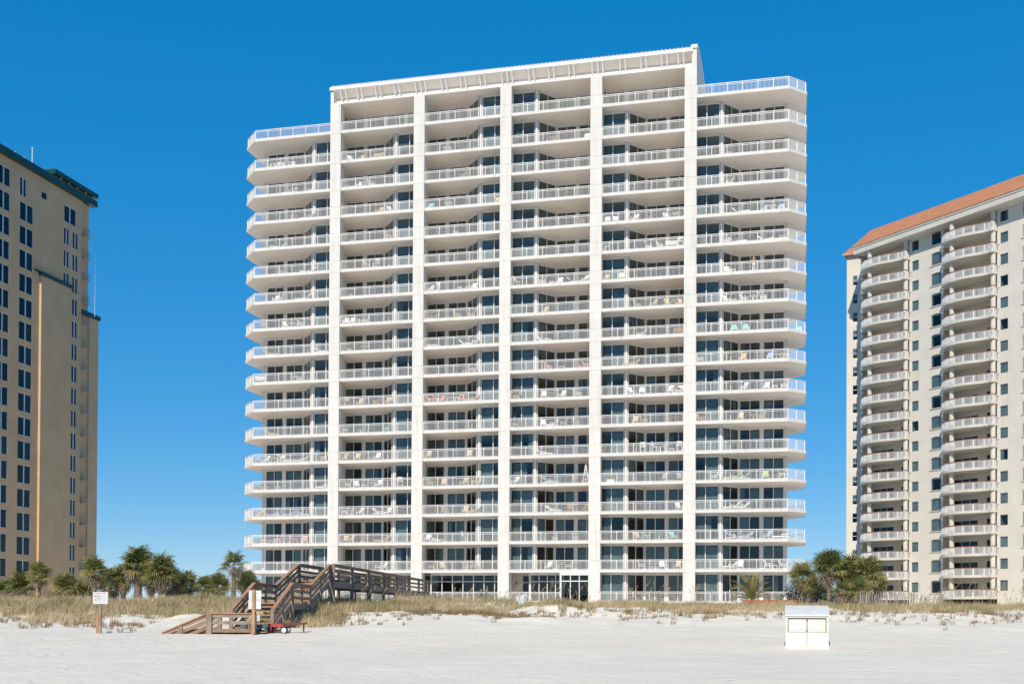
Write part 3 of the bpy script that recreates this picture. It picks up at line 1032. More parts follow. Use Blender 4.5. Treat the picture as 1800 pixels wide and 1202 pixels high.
# ==================================================================  PERSON on a balcony of the right wing
def build_person():
    u = tower_u(1325, 470, 0.55)
    base = TMAT @ Vector((u, 0.55, F[11] + .002))
    J = {'pel': (0, 0, .86), 'wa': (0, 0, 1.0), 'ch': (0, -.01, 1.2), 'nk': (0, -.01, 1.37), 'hd': (0, -.03, 1.46), 'tp': (0, -.03, 1.58),
         'sl': (-.16, 0, 1.32), 'sr': (.16, 0, 1.32), 'el': (-.21, -.14, 1.10), 'er': (.21, -.14, 1.10), 'wl': (-.06, -.26, 1.32), 'wr': (.06, -.26, 1.32),
         'hl': (-.09, 0, .82), 'hr': (.09, 0, .82), 'kl': (-.10, -.02, .46), 'kr': (.10, .01, .46), 'al': (-.11, .02, .08), 'ar': (.11, .03, .08), 'tl': (-.12, -.14, .04), 'tr': (.12, -.13, .04)}
    RAD = {'pel': .135, 'wa': .125, 'ch': .145, 'nk': .055, 'hd': .085, 'tp': .07, 'sl': .065, 'sr': .065, 'el': .045, 'er': .045, 'wl': .033, 'wr': .033,
           'hl': .09, 'hr': .09, 'kl': .065, 'kr': .065, 'al': .045, 'ar': .045, 'tl': .035, 'tr': .035}
    E_ = [('pel', 'wa'), ('wa', 'ch'), ('ch', 'nk'), ('nk', 'hd'), ('hd', 'tp'), ('ch', 'sl'), ('ch', 'sr'), ('sl', 'el'), ('sr', 'er'), ('el', 'wl'), ('er', 'wr'),
          ('pel', 'hl'), ('pel', 'hr'), ('hl', 'kl'), ('hr', 'kr'), ('kl', 'al'), ('kr', 'ar'), ('al', 'tl'), ('ar', 'tr')]
    # fingers, thumb: short chains leaving each palm
    for s_, sg in (('l', -1), ('r', 1)):
        wx, wy, wz = J['w' + s_]
        J['p' + s_] = (wx - sg * .01, wy + .03, wz + .07)
        RAD['p' + s_] = .03
        E_.append(('w' + s_, 'p' + s_))
        for f_ in range(4):
            a1, a2 = f's{f_}a', f's{f_}b'
            J[a1 + s_] = (wx - sg * (.02 - f_ * .015), wy + .05, wz + .11 - f_ * .006)
            J[a2 + s_] = (wx - sg * (.035 - f_ * .012), wy + .08, wz + .145 - f_ * .01)
            RAD[a1 + s_] = .009
            RAD[a2 + s_] = .008
            E_ += [('p' + s_, a1 + s_), (a1 + s_, a2 + s_)]
        J['th' + s_] = (wx - sg * .05, wy + .03, wz + .06)
        RAD['th' + s_] = .01
        E_.append(('p' + s_, 'th' + s_))
    names = list(J)
    me_ = bpy.data.meshes.new('person_rig')
    me_.from_pydata([J[n_] for n_ in names], [(names.index(a), names.index(c_)) for a, c_ in E_], [])
    tmp = bpy.data.objects.new('person_rig', me_)
    COL.objects.link(tmp)
    sk = tmp.modifiers.new('skin', 'SKIN')
    for i_, n_ in enumerate(names):
        sv = me_.skin_vertices[0].data[i_]
        sv.radius = (RAD[n_], RAD[n_] * (0.75 if n_ in ('pel', 'wa', 'ch') else 1))
        sv.use_root = n_ == 'pel'
    tmp.modifiers.new('sub', 'SUBSURF').levels = 1
    dg = bpy.context.evaluated_depsgraph_get()
    body = bpy.data.meshes.new_from_object(tmp.evaluated_get(dg))
    body.name = 'person'
    bpy.data.objects.remove(tmp)
    body.materials.clear()
    for mm in (M['skin'], M['pink'], M['f_white']):
        body.materials.append(mm)
    for p in body.polygons:
        c_ = p.center
        p.use_smooth = True
        if c_.z < .93:
            p.material_index = 2 if c_.z > .1 else 0
        elif c_.z < 1.36 and not (c_.y < -.17):
            p.material_index = 1
    o = tag(new('person', body, None, base, -YAW + .1), 'person in pink top and white trousers with raised hands on right wing balcony', 'person')
    hb = MB()
    hb.tube([(0, 0, 1.40), (0, .035, 1.50), (0, .025, 1.58), (0, -.02, 1.63)], [.075, .1, .095, .03], 12)
    new('hair', hb.mesh('hair', M['hair'], True), o)
    fc = MB()
    for x in (-.032, .032):
        fc.tube([(x, -.118, 1.505), (x, -.108, 1.505)], .011, 8)
    fc.bar((-.025, -.112, 1.445), (.025, -.112, 1.445), .01, .01)
    fc.add([(-.014, -.112, 1.465), (.014, -.112, 1.465), (0, -.145, 1.468), (0, -.112, 1.51)], [(0, 1, 2), (1, 3, 2), (3, 0, 2)])
    new('face', fc.mesh('face', M['skin']), o)


build_person()


# ==================================================================  LEFT TAN TOWER
LO = at(44, 800, 142.0)
left_t = thing('tan_tower', 'tan apartment tower with dark windows and green roof edges at left', 'building', (LO.x, LO.y, 0), math.pi / 2 - YAW)
# local x runs away from the camera along the wall, local -y points out of the wall (to the right in the photo)


def lbox(name, mat, x0, x1, y0, y1, z0, z1, parent=left_t):
    return new(name, MB().box(x0, x1, y0, y1, z0, z1).mesh(name, M[mat]), parent)


# wall with window openings is laid out as a grid of piers and spandrels
LWIN = []      # x0, x1, ztop, h, panes
for j in range(20):
    LWIN.append((-6.75 + 1.15, -3.3, 55.72 - 2.973 * j if j < 17 else None, 2.28, 2))
LWIN = [w_ for w_ in LWIN if w_[2]]
LWIN.append((-1.45, -0.27, 55.62, 2.3, 2))
for j in range(16):
    LWIN.append((-1.42, 1.13, 52.6 - 2.973 * j, 2.28, 2))
LWIN.append((2.7, 3.87, 55.35, 0.95, 1))
LWIN.append((7.44, 9.96, 55.24, 2.18, 2))
for j in range(3):
    LWIN.append((7.42, 8.55, 52.28 - 2.973 * j, 2.2, 2))
for j in range(16):
    LWIN.append((9.3, 10.45, 52.26 - 2.973 * j, 2.2, 2))

# wall built from strips between the window columns, each window column leaves real openings
cols_ = {}
for (a, e, zt_, h_, n_) in LWIN:
    cols_.setdefault((a, e), []).append((zt_, h_, n_))


def wall_with_openings(b, x0, x1, z0, z1, wins, th):
    """wins: list (xa, xb, za, zb); rectangular decomposition of the strip"""
    xs_ = sorted({x0, x1, *[v for w_ in wins for v in w_[:2]]})
    for xa, xb in zip(xs_[:-1], xs_[1:]):
        xm = (xa + xb) / 2
        cuts = sorted([(w_[2], w_[3]) for w_ in wins if w_[0] <= xm <= w_[1]])
        z = z0
        for (za, zb) in cuts:
            if za > z:
                b.box(xa, xb, 0, th, z, za)
            z = max(z, zb)
        if z < z1:
            b.box(xa, xb, 0, th, z, z1)


wins = [(a, e, zt_ - h_, zt_) for (a, e, zt_, h_, n_) in LWIN]
b = MB()
wall_with_openings(b, -16, 11.4, 1.5, 57.0, wins, 0.3)
new('side_wall', b.mesh('side_wall', M['tan']), left_t)
lbox('side_wall', 'tan', 11.4, 13.18, 0.25, 0.5, 1.5, 57.0)
lbox('rear_wall', 'tan', 12.9, 13.18, 0.5, 19, 1.5, 57.0)
lbox('front_wall', 'tan', -16, -15.7, 0.31, 19, 1.5, 57.0)
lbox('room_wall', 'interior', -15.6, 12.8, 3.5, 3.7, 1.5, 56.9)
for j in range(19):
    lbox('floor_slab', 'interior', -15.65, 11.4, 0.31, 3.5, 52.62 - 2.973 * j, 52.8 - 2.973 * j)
for (a, e, zt_, h_, n_) in LWIN:
    wd = e - a
    key = ('lw', round(wd, 2), round(h_, 2), n_)
    if key not in WCACHE:
        b = MB()
        fr = 0.06
        b.box(0, wd, .06, .16, -h_, -h_ + fr)
        b.box(0, wd, .06, .16, -fr, 0)
        b.box(0, fr, .06, .16, -h_ + fr, -fr)
        b.box(wd - fr, wd, .06, .16, -h_ + fr, -fr)
        pws = []
        if n_ == 2:
            b.box(wd / 2 - .09, wd / 2 + .09, .05, .15, -h_ + fr, -fr)
            pws = [(fr, wd / 2 - .09), (wd / 2 + .09, wd - fr)]
        else:
            pws = [(fr, wd - fr)]
        WCACHE[key] = (b.mesh('window', M['teal_frame']), [(x0_, MB().box(0, x1_ - x0_, .10, .115, -h_ + fr, -fr).mesh('pane', M['glass_dark'])) for x0_, x1_ in pws],
                       wave_sheet(0, wd / 2 - .15, -h_ + .08, -.1, .04, .16).mesh('curtain', M['blind'], True))
    fm, pl_, cu_ = WCACHE[key]
    o = new('window', fm, left_t, (a, 0, zt_))
    for q_, (x_, pm) in enumerate(pl_):
        new('pane', pm, o, (x_, 0, 0), 0, None, (rng.uniform(-.004, .004), 0, rng.uniform(-.006, .006)))
        if n_ == 2 and wd > 2 and rng.random() < .5 and q_ == 1:
            new('curtain', cu_, o, (x_, .3, 0))
lbox('eave_band', 'green_roof', -16.3, 14.0, -0.55, 0.35, 57.0, 57.85)
lbox('roof', 'green_roof', -16.2, 13.6, 0.35, 19.2, 57.0, 57.6)
# plant room on the roof with its own green coping
lbox('plant_room', 'tan', 5.1, 14.0, 0.1, 9.0, 57.6, 58.3)
lbox('plant_room_coping', 'green_roof', 4.85, 14.3, -0.45, 9.3, 58.3, 58.92)
for x in (6.2, 8.0, 9.8, 11.6, 13.2):
    lbox('parapet_post', 'teal_frame', x, x + .14, -0.3, -0.16, 57.86, 58.29)
# stair tower standing proud of the wall
lbox('stair_tower', 'tan', 2.45, 8.62, -0.32, -0.004, 1.5, 44.4)
lbox('stair_tower_coping', 'green_roof', 2.3, 8.75, -0.5, -0.002, 44.4, 44.85)
lbox('stair_tower_coping', 'green_roof', 1.4, 2.3, -0.2, -0.002, 44.75, 44.95)
# rear wing with coping and small balconies
lbox('rear_wing', 'tan', 13.19, 15.3, 0.0, 19, 1.5, 41.8)
lbox('rear_wing', 'tan', 11.42, 13.18, 0.2, 0.245, 1.5, 41.8)
lbox('rear_wing_coping', 'green_roof', 11.42, 15.5, -0.2, 0.19, 41.8, 42.4)
b = MB()
b.box(0, 1.3, -.3, .24, -.08, 0)
for x in np.arange(0.03, 1.3, .13):
    b.bar((x, -.28, 0), (x, -.28, 1.0), .03, .03)
b.bar((0, -.28, 1.0), (1.3, -.28, 1.0), .05, .05)
b.bar((0, -.28, 1.0), (0, .2, 1.0), .05, .05)
b.bar((1.3, -.28, 1.0), (1.3, .2, 1.0), .05, .05)
bm_ = b.mesh('small_balcony', pmat('grey_rail', (0.42, 0.40, 0.37), (0.36, 0.34, 0.32), 0.6, 3.0))
for j in range(16):
    new('small_balcony', bm_, left_t, (11.55, 0, 52.4 - 3.0 * j))
b = MB()
b.tube([(0, 0, 0), (0, 0, 2.3)], .05, 8)
b.tube([(0, 0, 2.3), (0, 0, 2.42)], .1, 8)
new('roof_mast', b.mesh('roof_mast', M['white']), left_t, (1.2, .3, 57.8))
for x in (-2.6, -0.9):
    new('vent_pipe', MB().tube([(0, 0, 0), (0, 0, .35)], .07, 8).mesh('vent_pipe', M['white']), left_t, (x, -.1, 57.85))
new('downpipe', MB().tube([(0, 0, 0), (0, 0, 15.6)], .05, 8).mesh('downpipe', M['teal_frame']), left_t, (13.75, -.42, 42.0))


# ==================================================================  RIGHT CREAM TOWER
RO = at(1608, 800, 169.0)
RDIR = math.atan2(-0.86070369, 0.50910623)
right_t = thing('cream_tower', 'cream apartment tower with curved balconies and terracotta roof at right', 'building', (RO.x, RO.y, 0), RDIR)
# local x along the wall to the right, local y into the building
RF = [55.25 - 2.994 * j for j in range(18)][::-1]


def rbox(name, mat, x0, x1, y0, y1, z0, z1):
    return new(name, MB().box(x0, x1, y0, y1, z0, z1).mesh(name, M[mat]), right_t)


# solid wall strips with window openings
for x0, x1, wx, axx in [(-1.0, 5.05, -0.62, 3.06), (14.0, 20.05, 14.38, 18.06)]:
    wins = [(wx, wx + 1.28, z + .87, z + 2.36) for z in RF] + [(axx, axx + 1.56, z + .76, z + 2.3) for z in RF]
    b = MB()
    wall_with_openings(b, x0, x1, 1.5, 57.9, wins, 0.3)
    new('front_wall', b.mesh('front_wall', M['cream']), right_t)
    rbox('side_return', 'cream', x0, x0 + .3, .31, 2.1, 1.5, 57.9)
    rbox('side_return', 'cream', x1 - .3, x1, .31, 2.1, 1.5, 57.9)
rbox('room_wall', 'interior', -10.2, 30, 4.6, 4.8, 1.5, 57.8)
rbox('rear_wall', 'cream', -10.3, 30, 17.7, 18, 1.5, 57.9)
rbox('end_wall', 'cream', -10.65, -10.35, 0.2, 18, 1.5, 57.9)
rbox('end_wall', 'cream', 29.7, 30, 1.8, 17.7, 1.5, 57.9)


def rect_window(h, wd, mat):
    key = ('rw', h, wd)
    if key not in WCACHE:
        b = MB()
        fr = .05
        b.box(0, wd, .1, .18, 0, fr)
        b.box(0, wd, .1, .18, h - fr, h)
        b.box(0, fr, .1, .18, fr, h - fr)
        b.box(wd - fr, wd, .1, .18, fr, h - fr)
        WCACHE[key] = (b.mesh('window', M['cream_trim']), MB().box(fr, wd - fr, .13, .145, fr, h - fr).mesh('pane', M['glass']),
                       wave_sheet(fr, wd - fr, .06, h - .06, .03, .12).mesh('curtain', M['curtain'], True), wave_sheet(fr, wd * .4, .06, h - .06, .03, .12).mesh('curtain', M['curtain'], True))
    return WCACHE[key]


side_panel = MB().box(-.33, -.02, -.1, -.003, -.02, 1.52).mesh('window_side_panel', M['white'])
# arched window: surround with a segmental head, glass behind
b = MB()
arc = [(1.56 / 2 + 0.86 * math.cos(t), 1.54 + .06 + 0.24 * math.sin(t)) for t in np.linspace(0.0, math.pi, 11)]
for (p, q2) in zip(arc[:-1], arc[1:]):
    b.bar((p[0], -.04, p[1]), (q2[0], -.04, q2[1]), .1, .12, up=(0, 1, 0))
b.box(-.12, -.01, -.05, -.003, 0, 1.6)
b.box(-.3, 1.86, -.14, -.003, -.12, -.02)
arch_m = b.mesh('arched_window', M['cream_trim'])
arcp = [(1.56 / 2 + 0.80 * math.cos(t), 1.54 + 0.24 * math.sin(t)) for t in np.linspace(0.0, math.pi, 9)]
b = MB()
b.add([(x, -.015, z) for x, z in [(0.0, 0.02), (1.56, 0.02)] + arcp], [tuple(range(11))])
b.add([(x, -.004, z) for x, z in [(0.0, 0.02), (1.56, 0.02)] + arcp], [tuple(range(11))[::-1]])
arch_pane = b.mesh('pane', M['glass'])
arch_curt = MB().box(.02, 1.54, .08, .10, .03, 1.53).mesh('window_shade', M['curtain'])
for z in RF:
    for wx, axx in [(-0.62, 3.06), (14.38, 18.06)]:
        fm, pm, cf, chalf = rect_window(1.49, 1.28, 'cream_trim')
        o = new('window', fm, right_t, (wx, 0, z + .87))
        new('pane', pm, o, (0, 0, 0), 0, None, (rng.uniform(-.004, .004), 0, rng.uniform(-.005, .005)))
        new('window_side_panel', side_panel, o)
        r = rng.random()
        if r < .78:
            new('curtain', cf, o, (0, .2, 0))
        elif r < .9:
            new('curtain', chalf, o, (rng.choice([0, .7]), .2, 0))
        o = new('arched_window', arch_m, right_t, (axx, 0, z + .76))
        new('pane', arch_pane, o)
        if rng.random() < .6:
            new('window_shade', arch_curt, o)
# wall joints: thin raised bands at every third floor
for j in range(0, 18, 3):
    for x0, x1 in [(-1.0, 5.05), (14.0, 20.05)]:
        rbox('joint_band', 'cream', x0, x1, -.012, -.003, RF[j] - .32, RF[j] - .27)


# curved balcony: S-shaped front edge
def bal_curve(n=26):
    pts = []
    ctrl = [(-9.35, .3), (-9.25, 1.3), (-8.4, 2.15), (-6.9, 2.65), (-5.2, 2.75), (-3.9, 2.35), (-2.9, 1.75), (-2.0, 1.4), (-1.08, 1.3), (-1.02, .1)]
    ctrl = [(-9.35, .3), (-9.2, 1.2), (-8.3, 1.95), (-6.8, 2.35), (-5.0, 2.2), (-3.6, 1.65), (-2.6, 1.2), (-1.7, 1.0), (-1.06, 1.0), (-1.04, .05)]
    C_ = [Vector((p[0], -p[1], 0)) for p in ctrl]
    for i in range(len(C_) - 1):
        p0, p1, p2, p3 = C_[max(i - 1, 0)], C_[i], C_[i + 1], C_[min(i + 2, len(C_) - 1)]
        for t in np.linspace(0, 1, 5)[:-1]:
            pts.append(0.5 * ((2 * p1) + (-p0 + p2) * t + (2 * p0 - 5 * p1 + 4 * p2 - p3) * t * t + (-p0 + 3 * p1 - 3 * p2 + p3) * t ** 3))
    pts.append(C_[-1])
    return pts


BC = bal_curve()
b = MB()
b.prism([(p.x, p.y) for p in BC] + [(-1.04, 4.6), (-10.3, 4.6), (-10.3, -.05)], -.22, 0)
rslab = b.mesh('balcony_slab', M['cream'])
b = MB()
for p, q2 in zip(BC[:-1], BC[1:]):
    d = (q2 - p)
    b.bar(p + Vector((0, 0, -.10)), q2 + d.normalized() * .01 + Vector((0, 0, -.10)), .06, .27)
redge = b.mesh('slab_edge', M['cream_trim'])
inn = [p * 1.0 for p in BC]
b = MB()
acc, lastpost = 0, -9
for i_, (p, q2) in enumerate(zip(inn[:-1], inn[1:])):
    up = Vector((0, 0, 1))
    L = (q2 - p).length
    b.bar(p + up * 1.0, q2 + up * 1.0, .05, .05)
    b.bar(p + up * .1, q2 + up * .1, .05, .05)
    n_ = max(1, round(L / .115))
    for j in range(n_):
        r_ = p.lerp(q2, j / n_)
        post = (acc + j * L / n_) - lastpost > 1.35
        if post:
            lastpost = acc + j * L / n_
        b.bar(r_ + up * .0, r_ + up * 1.04, .11 if post else .045, .11 if post else .03)
    acc += L
rrail = b.mesh('railing', M['white'])
b = MB()
for p, q2 in zip(inn[:-1], inn[1:]):
    b.bar(p + Vector((0, 0, 1.09)), q2 + (q2 - p).normalized() * .01 + Vector((0, 0, 1.09)), .16, .10)
rcap = b.mesh('cap_rail', M['brown_rail'])
rcol = MB().tube([(0, 0, 0.003), (0, 0, 2.994 - .225)], .33, 16, False).mesh('round_column', M['cream_trim'], True)
rback = MB()
wall_with_openings(rback, -10.3, -1.0, 0.003, 2.77, [(-9.5, -5.45, .05, 2.15), (-4.0, -3.45, .05, 2.15)], .25)
rback = rback.mesh('recess_wall', M['cream'])
b = MB()
for x in (-9.5, -8.17, -6.83, -5.5):
    b.box(x, x + .06, .02, .12, .05, 2.15)
b.box(-9.44, -5.5, .02, .12, 2.08, 2.15)
rdoor = b.mesh('balcony_door', M['white'])
rpanes = [MB().box(x + .06, x + 1.33, .06, .075, .06, 2.08).mesh('pane', M['glass_dark']) for x in (-9.5, -8.17, -6.83)]
rdoor2 = MB().box(-4.0, -3.45, .12, .2, .05, 2.15).mesh('narrow_door', M['black'])
for z in RF:
    for off in (0, 15.0, 30.0):
        if off == 30.0:
            continue
        o = new('balcony_slab', rslab, right_t, (off, 0, z))
        new('slab_edge', redge, o)
        o = new('railing', rrail, right_t, (off, 0, z))
        new('cap_rail', rcap, o)
        new('round_column', rcol, right_t, (off - 7.35, -1.45, z))
        new('round_column', rcol, right_t, (off - 1.42, -.35, z))
        new('recess_wall', rback, right_t, (off, 1.8, z))
        o = new('balcony_door', rdoor, right_t, (off, 1.8, z))
        for pm in rpanes:
            new('pane', pm, o)
        new('narrow_door', rdoor2, right_t, (off, 1.8, z))
rbox('wall_beyond', 'cream', 20.06, 29.6, 1.8, 2.1, 1.5, 57.9)
# eave fascia, soffit and roof
FZ0, FZ1 = 57.85, 58.85
b = MB()
b.box(-9.9, 31, -2.0, 0.6, FZ0 - .02, FZ0 + .1)
b.box(-10.6, 31, .6, 18.5, FZ0 + .06, FZ0 + .16)
new('soffit', b.mesh('soffit', M['cream']), right_t)
b = MB()
b.box(-9.95, 31, -2.12, -2.0, FZ0 - .05, FZ1 - .25)
b.box(-10.0, 31, -2.25, -2.0, FZ1 - .25, FZ1)
b.bar((-9.95, -2.1, (FZ0 + FZ1) / 2), (-13.0, 5, (FZ0 + FZ1) / 2), .12, 1.0)
new('fascia', b.mesh('fascia', M['cream_trim']), right_t)
RZ = 63.6
e0 = (-12.3, -2.35)
pts = [(-10.1, -2.35, FZ1), (31, -2.35, FZ1), (31, 5, RZ), (-13.0, 5, RZ), (-13.0, 12.5, FZ1), (31, 12.5, FZ1)]
b = MB()
b.add(pts, [(0, 1, 2, 3), (0, 3, 4), (3, 2, 5, 4)])
for x in np.arange(-12.6, 31, .6):                 # standing seams
    y1, z1 = 5.0, RZ
    t0 = 0.0 if x > -10.1 else (-10.1 - x) / 2.9
    b.bar((x, -2.35 + 7.35 * t0, FZ1 + t0 * (RZ - FZ1) + .05), (x, y1, z1 + .05), .10, .24)
b.bar((-13.0, 5, RZ + .03), (31, 5, RZ + .03), .25, .14)
b.bar((-10.1, -2.35, FZ1 + .03), (-13.0, 5, RZ + .03), .2, .12)
new('hip_roof', b.mesh('hip_roof', M['terracotta']), right_t)
# west return wing set further back, facing the beach
wA, wB = at(1490, 700, 186.0), at(1512.5, 700, 186.0)
inv = (Matrix.Translation((RO.x, RO.y, 0)) @ Matrix.Rotation(RDIR, 4, 'Z')).inverted()
la, lb = inv @ Vector((wA.x, 186.6, 0)), inv @ Vector((wB.x + .6, 185.2, 0))
dv = (lb - la).normalized()
wing_len = (lb - la).length
wing_ang = math.atan2(dv.y, dv.x)
wingW = [(.95, 1.75, z + .55, z + 2.15) for z in RF[1:]]
b = MB()
wall_with_openings(b, 0, wing_len, 1.5, 61.1, wingW, .3)
b.box(0, .3, .31, 9, 1.5, 61.1)
b.box(wing_len - .3, wing_len, .31, 9, 1.5, 61.1)
new('west_wing', b.mesh('west_wing', M['cream']), right_t, (la.x, la.y, 0), wing_ang)
new('room_wall', MB().box(.31, wing_len - .31, 2, 2.2, 1.5, 60.2).mesh('room_wall', M['interior']), right_t, (la.x, la.y, 0), wing_ang)
b = MB()
b.box(0, .8, .04, .14, .78, .86)
b.box(0, .8, .04, .14, 0, .06)
b.box(0, .8, .04, .14, 1.54, 1.6)
b.box(0, .05, .04, .14, .06, 1.54)
b.box(.75, .8, .04, .14, .06, 1.54)
wwf = b.mesh('window', M['white'])
ww_shade = MB().box(.05, .75, .16, .18, .5, 1.54).mesh('window_shade', M['curtain'])
wwp = [MB().box(.05, .75, .08, .095, a, e).mesh('pane', M['glass']) for a, e in ((.06, .78), (.86, 1.54))]
for z in RF[1:]:
    bp_ = Vector((la.x, la.y, z + .55)) + dv * .95
    o = new('window', wwf, right_t, bp_, wing_ang)
    if rng.random() < .7:
        new('window_shade', ww_shade, o)
    for pm in wwp:
        new('pane', pm, o)
b = MB()
b.add([(-.5, -.7, 61.0), (wing_len + 1.2, -.7, 61.0), (wing_len + 2.5, 4.5, 64.6), (1.8, 4.5, 64.6), (-.5, 10, 61.0)], [(0, 1, 2, 3), (0, 3, 4)])
b.add([(-.5, -.7, 60.98), (wing_len + 1.2, -.7, 60.98), (wing_len + 2.5, 10, 60.98), (-.5, 10, 60.98)], [(3, 2, 1, 0)])
for x in np.arange(-.3, wing_len + 1, .48):
    b.bar((x, -.7, 61.05), (x + 1.6, 4.5, 64.65), .05, .1)
b.box(-.55, wing_len + 1.2, -.8, -.7, 60.7, 61.05)
b.box(-.35, -.25, -.8, 10, 60.7, 61.05)
new('west_wing_roof', b.mesh('west_wing_roof', M['terracotta']), right_t, (la.x, la.y, 0), wing_ang)


# ==================================================================  DUNE WALKOVER (stairs, landings, raised walk)
WB = Vector((-11.0, 47.0, 0.0))
walk = thing('dune_walkover', 'weathered wooden stairs and raised boardwalk crossing the dune to the white tower', 'boardwalk', WB)


def wpart(name, a, c, wd, ht, mat, parent=walk, up=(0, 0, 1)):
    return new(name, MB().bar(Vector(a) - WB, Vector(c) - WB, wd, ht, up=up).mesh(name, M[mat]), parent)


def wpost(x, y, ztop, wd=.15, mat='wood_grey', zb=None):
    zb = tz1(x, y) - .4 if zb is None else zb
    return wpart('post', (x, y, zb), (x, y, ztop), wd, wd, mat)


def railing_run(a, c, lows=(.34, .62), cap='wood_sunlit', side='wood'):
    a, c = Vector(a), Vector(c)
    wpart('handrail', a, c, .16, .045, cap)
    d = Vector((0, 0, -.095))
    wpart('rail_board', a + d, c + d, .045, .14, side)
    for l_ in lows:
        e = Vector((0, 0, -l_))
        wpart('rail_board', a + e, c + e, .045, .14, side)


# lowest flight running left into the sand, with its front rail
P1, P2, P3 = at(285, 1111.5, 46.0), at(366, 1077, 46.0), at(447, 1077.5, 46.0)
railing_run(P1, P2, (.30, .56))
railing_run(P2, P3, (), 'wood_sunlit', 'wood_grey')
wpart('rail_board', P2 + Vector((0, 0, -.38)), P3 + Vector((0, 0, -.38)), .045, .14, 'wood_grey')
wpart('rail_board', P2 + Vector((0, 0, -.70)), P3 + Vector((0, 0, -.70)), .045, .15, 'wood')
wpost(P2.x + .05, 46.0, P2.z - .03, .22)
wpost(P3.x - .02, 46.0, P3.z - .03, .20)
wpost(at(318, 1100, 46).x, 46.0, at(318, 1098.5, 46).z - .02, .13)
R1 = Vector((P1.x + .3, 47.9, P1.z + .05))
R2 = Vector((P2.x, 47.9, P2.z))
railing_run(R1, R2, (.30, .56))
wpost(P2.x - .02, 47.9, P2.z - .03, .16)
wpart('stringer', (P1.x + .2, 46.15, .75), (P2.x, 46.15, .95), .06, .26, 'wood')
for j in range(5):
    x = P2.x - .15 - j * .34
    zt_ = 0.92 - j * .16
    wpart('tread', (x, 46.1, zt_), (x, 47.8, zt_), .29, .045, 'wood_sunlit')
for j in range(9):
    x = P2.x + .1 + j * .26
    wpart('landing_board', (x, 46.08, .90), (x, 47.8, .90), .24, .04, 'wood_sunlit')

XL, XR = -11.74, -10.02


def stair_flight(y0, y1, z0, z1, n, xl=XL, xr=XR):
    hr = .93
    for x in (xl, xr):
        railing_run((x, y0, z0 + hr), (x, y1, z1 + hr), (.36, .62))
        wpost(x, y0, z0 + hr - .02, .15)
        wpost(x, y1, z1 + hr - .02, .17)
        wpost(x, (y0 + y1) / 2, (z0 + z1) / 2 + hr - .04, .11)
        wpart('stringer', (x + (.06 if x == xl else -.06), y0 - .1, z0 - .06), (x + (.06 if x == xl else -.06), y1, z1 - .12), .06, .30, 'wood_grey')
    for j in range(1, n + 1):
        yy = y0 + (y1 - y0) * (j - .5) / n
        zz = z0 + (z1 - z0) * j / n
        for o_ in (-.09, .08):
            wpart('tread', (xl + .1, yy + o_, zz), (xr - .1, yy + o_, zz), .15, .045, 'wood_sunlit')


stair_flight(47.6, 51.8, .88, 2.12, 7)
stair_flight(56.4, 62.4, 2.12, 3.42, 8)
for x in (XL, XR):
    railing_run((x, 51.8, 3.05), (x, 56.4, 3.05), (.36, .66), 'wood', 'wood')
    wpart('joist', (x, 51.8, 1.98), (x, 56.4, 1.98), .06, .28, 'wood_grey')
    wpost(x, 54.1, 3.03, .13)
for j in range(15):
    yy = 51.95 + j * .305
    wpart('landing_board', (XL, yy, 2.11), (XR, yy, 2.11), .28, .04, 'wood_sunlit')
wpart('cross_beam', (XL, 51.95, 1.92), (XR, 51.95, 1.92), .06, .26, 'wood_grey')
# raised walk to the tower
NA = [Vector((-11.72, 62.5, 3.42)), Vector((-8.75, 93.0, 3.42))]
NB = [Vector((-9.84, 62.5, 3.42)), Vector((-6.85, 93.0, 3.42))]
for (s_, e_) in (NA, NB):
    railing_run(s_ + Vector((0, 0, .96)), e_ + Vector((0, 0, .96)), (.40, .68), 'wood', 'wood')
    wpart('joist', s_ + Vector((0, 0, -.17)), e_ + Vector((0, 0, -.17)), .07, .30, 'wood_grey')
    for j in range(8):
        p = s_.lerp(e_, j / 7)
        wpost(p.x, p.y, 3.42 + .95, .19 if j else .2)
b = MB()
for j in range(200):
    t = (j + .5) / 200
    p, q_ = NA[0].lerp(NA[1], t), NB[0].lerp(NB[1], t)
    b.bar(p - WB, q_ - WB, .145, .04)
tag(new('deck_boards', b.mesh('deck_boards', M['wood']), walk), None, None, None, 'stuff')
for j in range(8):
    p, q_ = NA[0].lerp(NA[1], j / 7), NB[0].lerp(NB[1], j / 7)
    wpart('cross_beam', p + Vector((0, 0, -.2)), q_ + Vector((0, 0, -.2)), .07, .25, 'wood_grey')

# ==================================================================  SIGNS
b_ = at(176, 1111, 46.0)
gz = tz1(b_.x, b_.y)
sg1 = thing('notice_sign', 'white beach flag notice board on a wooden post at left', 'sign', (b_.x, b_.y, gz))
zt_ = at(176, 1038.5, 46).z - gz
new('post', MB().box(-.05, .05, -.05, .05, -.4, zt_).mesh('post', M['wood_grey']), sg1)
new('brace_board', MB().box(-.145, -.052, -.06, .0, -.3, at(172, 1076, 46).z - gz).mesh('brace_board', M['wood_sunlit']), sg1)
pz0, pz1 = at(177, 1061, 46).z - gz, at(177, 1040, 46).z - gz
pw_ = 26 / 2000 * 46
face = new('board', MB().box(-pw_ / 2 + .03, pw_ / 2 + .03, -.085, -.055, pz0, pz1).mesh('board', M['signwhite']), sg1)
hh = pz1 - pz0


def mark(x0, x1, z0_, z1_, mat):
    new('printed_mark', MB().box(-pw_ / 2 + .03 + pw_ * x0, -pw_ / 2 + .03 + pw_ * x1, -.088, -.0855, pz0 + hh * z0_, pz0 + hh * z1_).mesh('printed_mark', M[mat]), face)


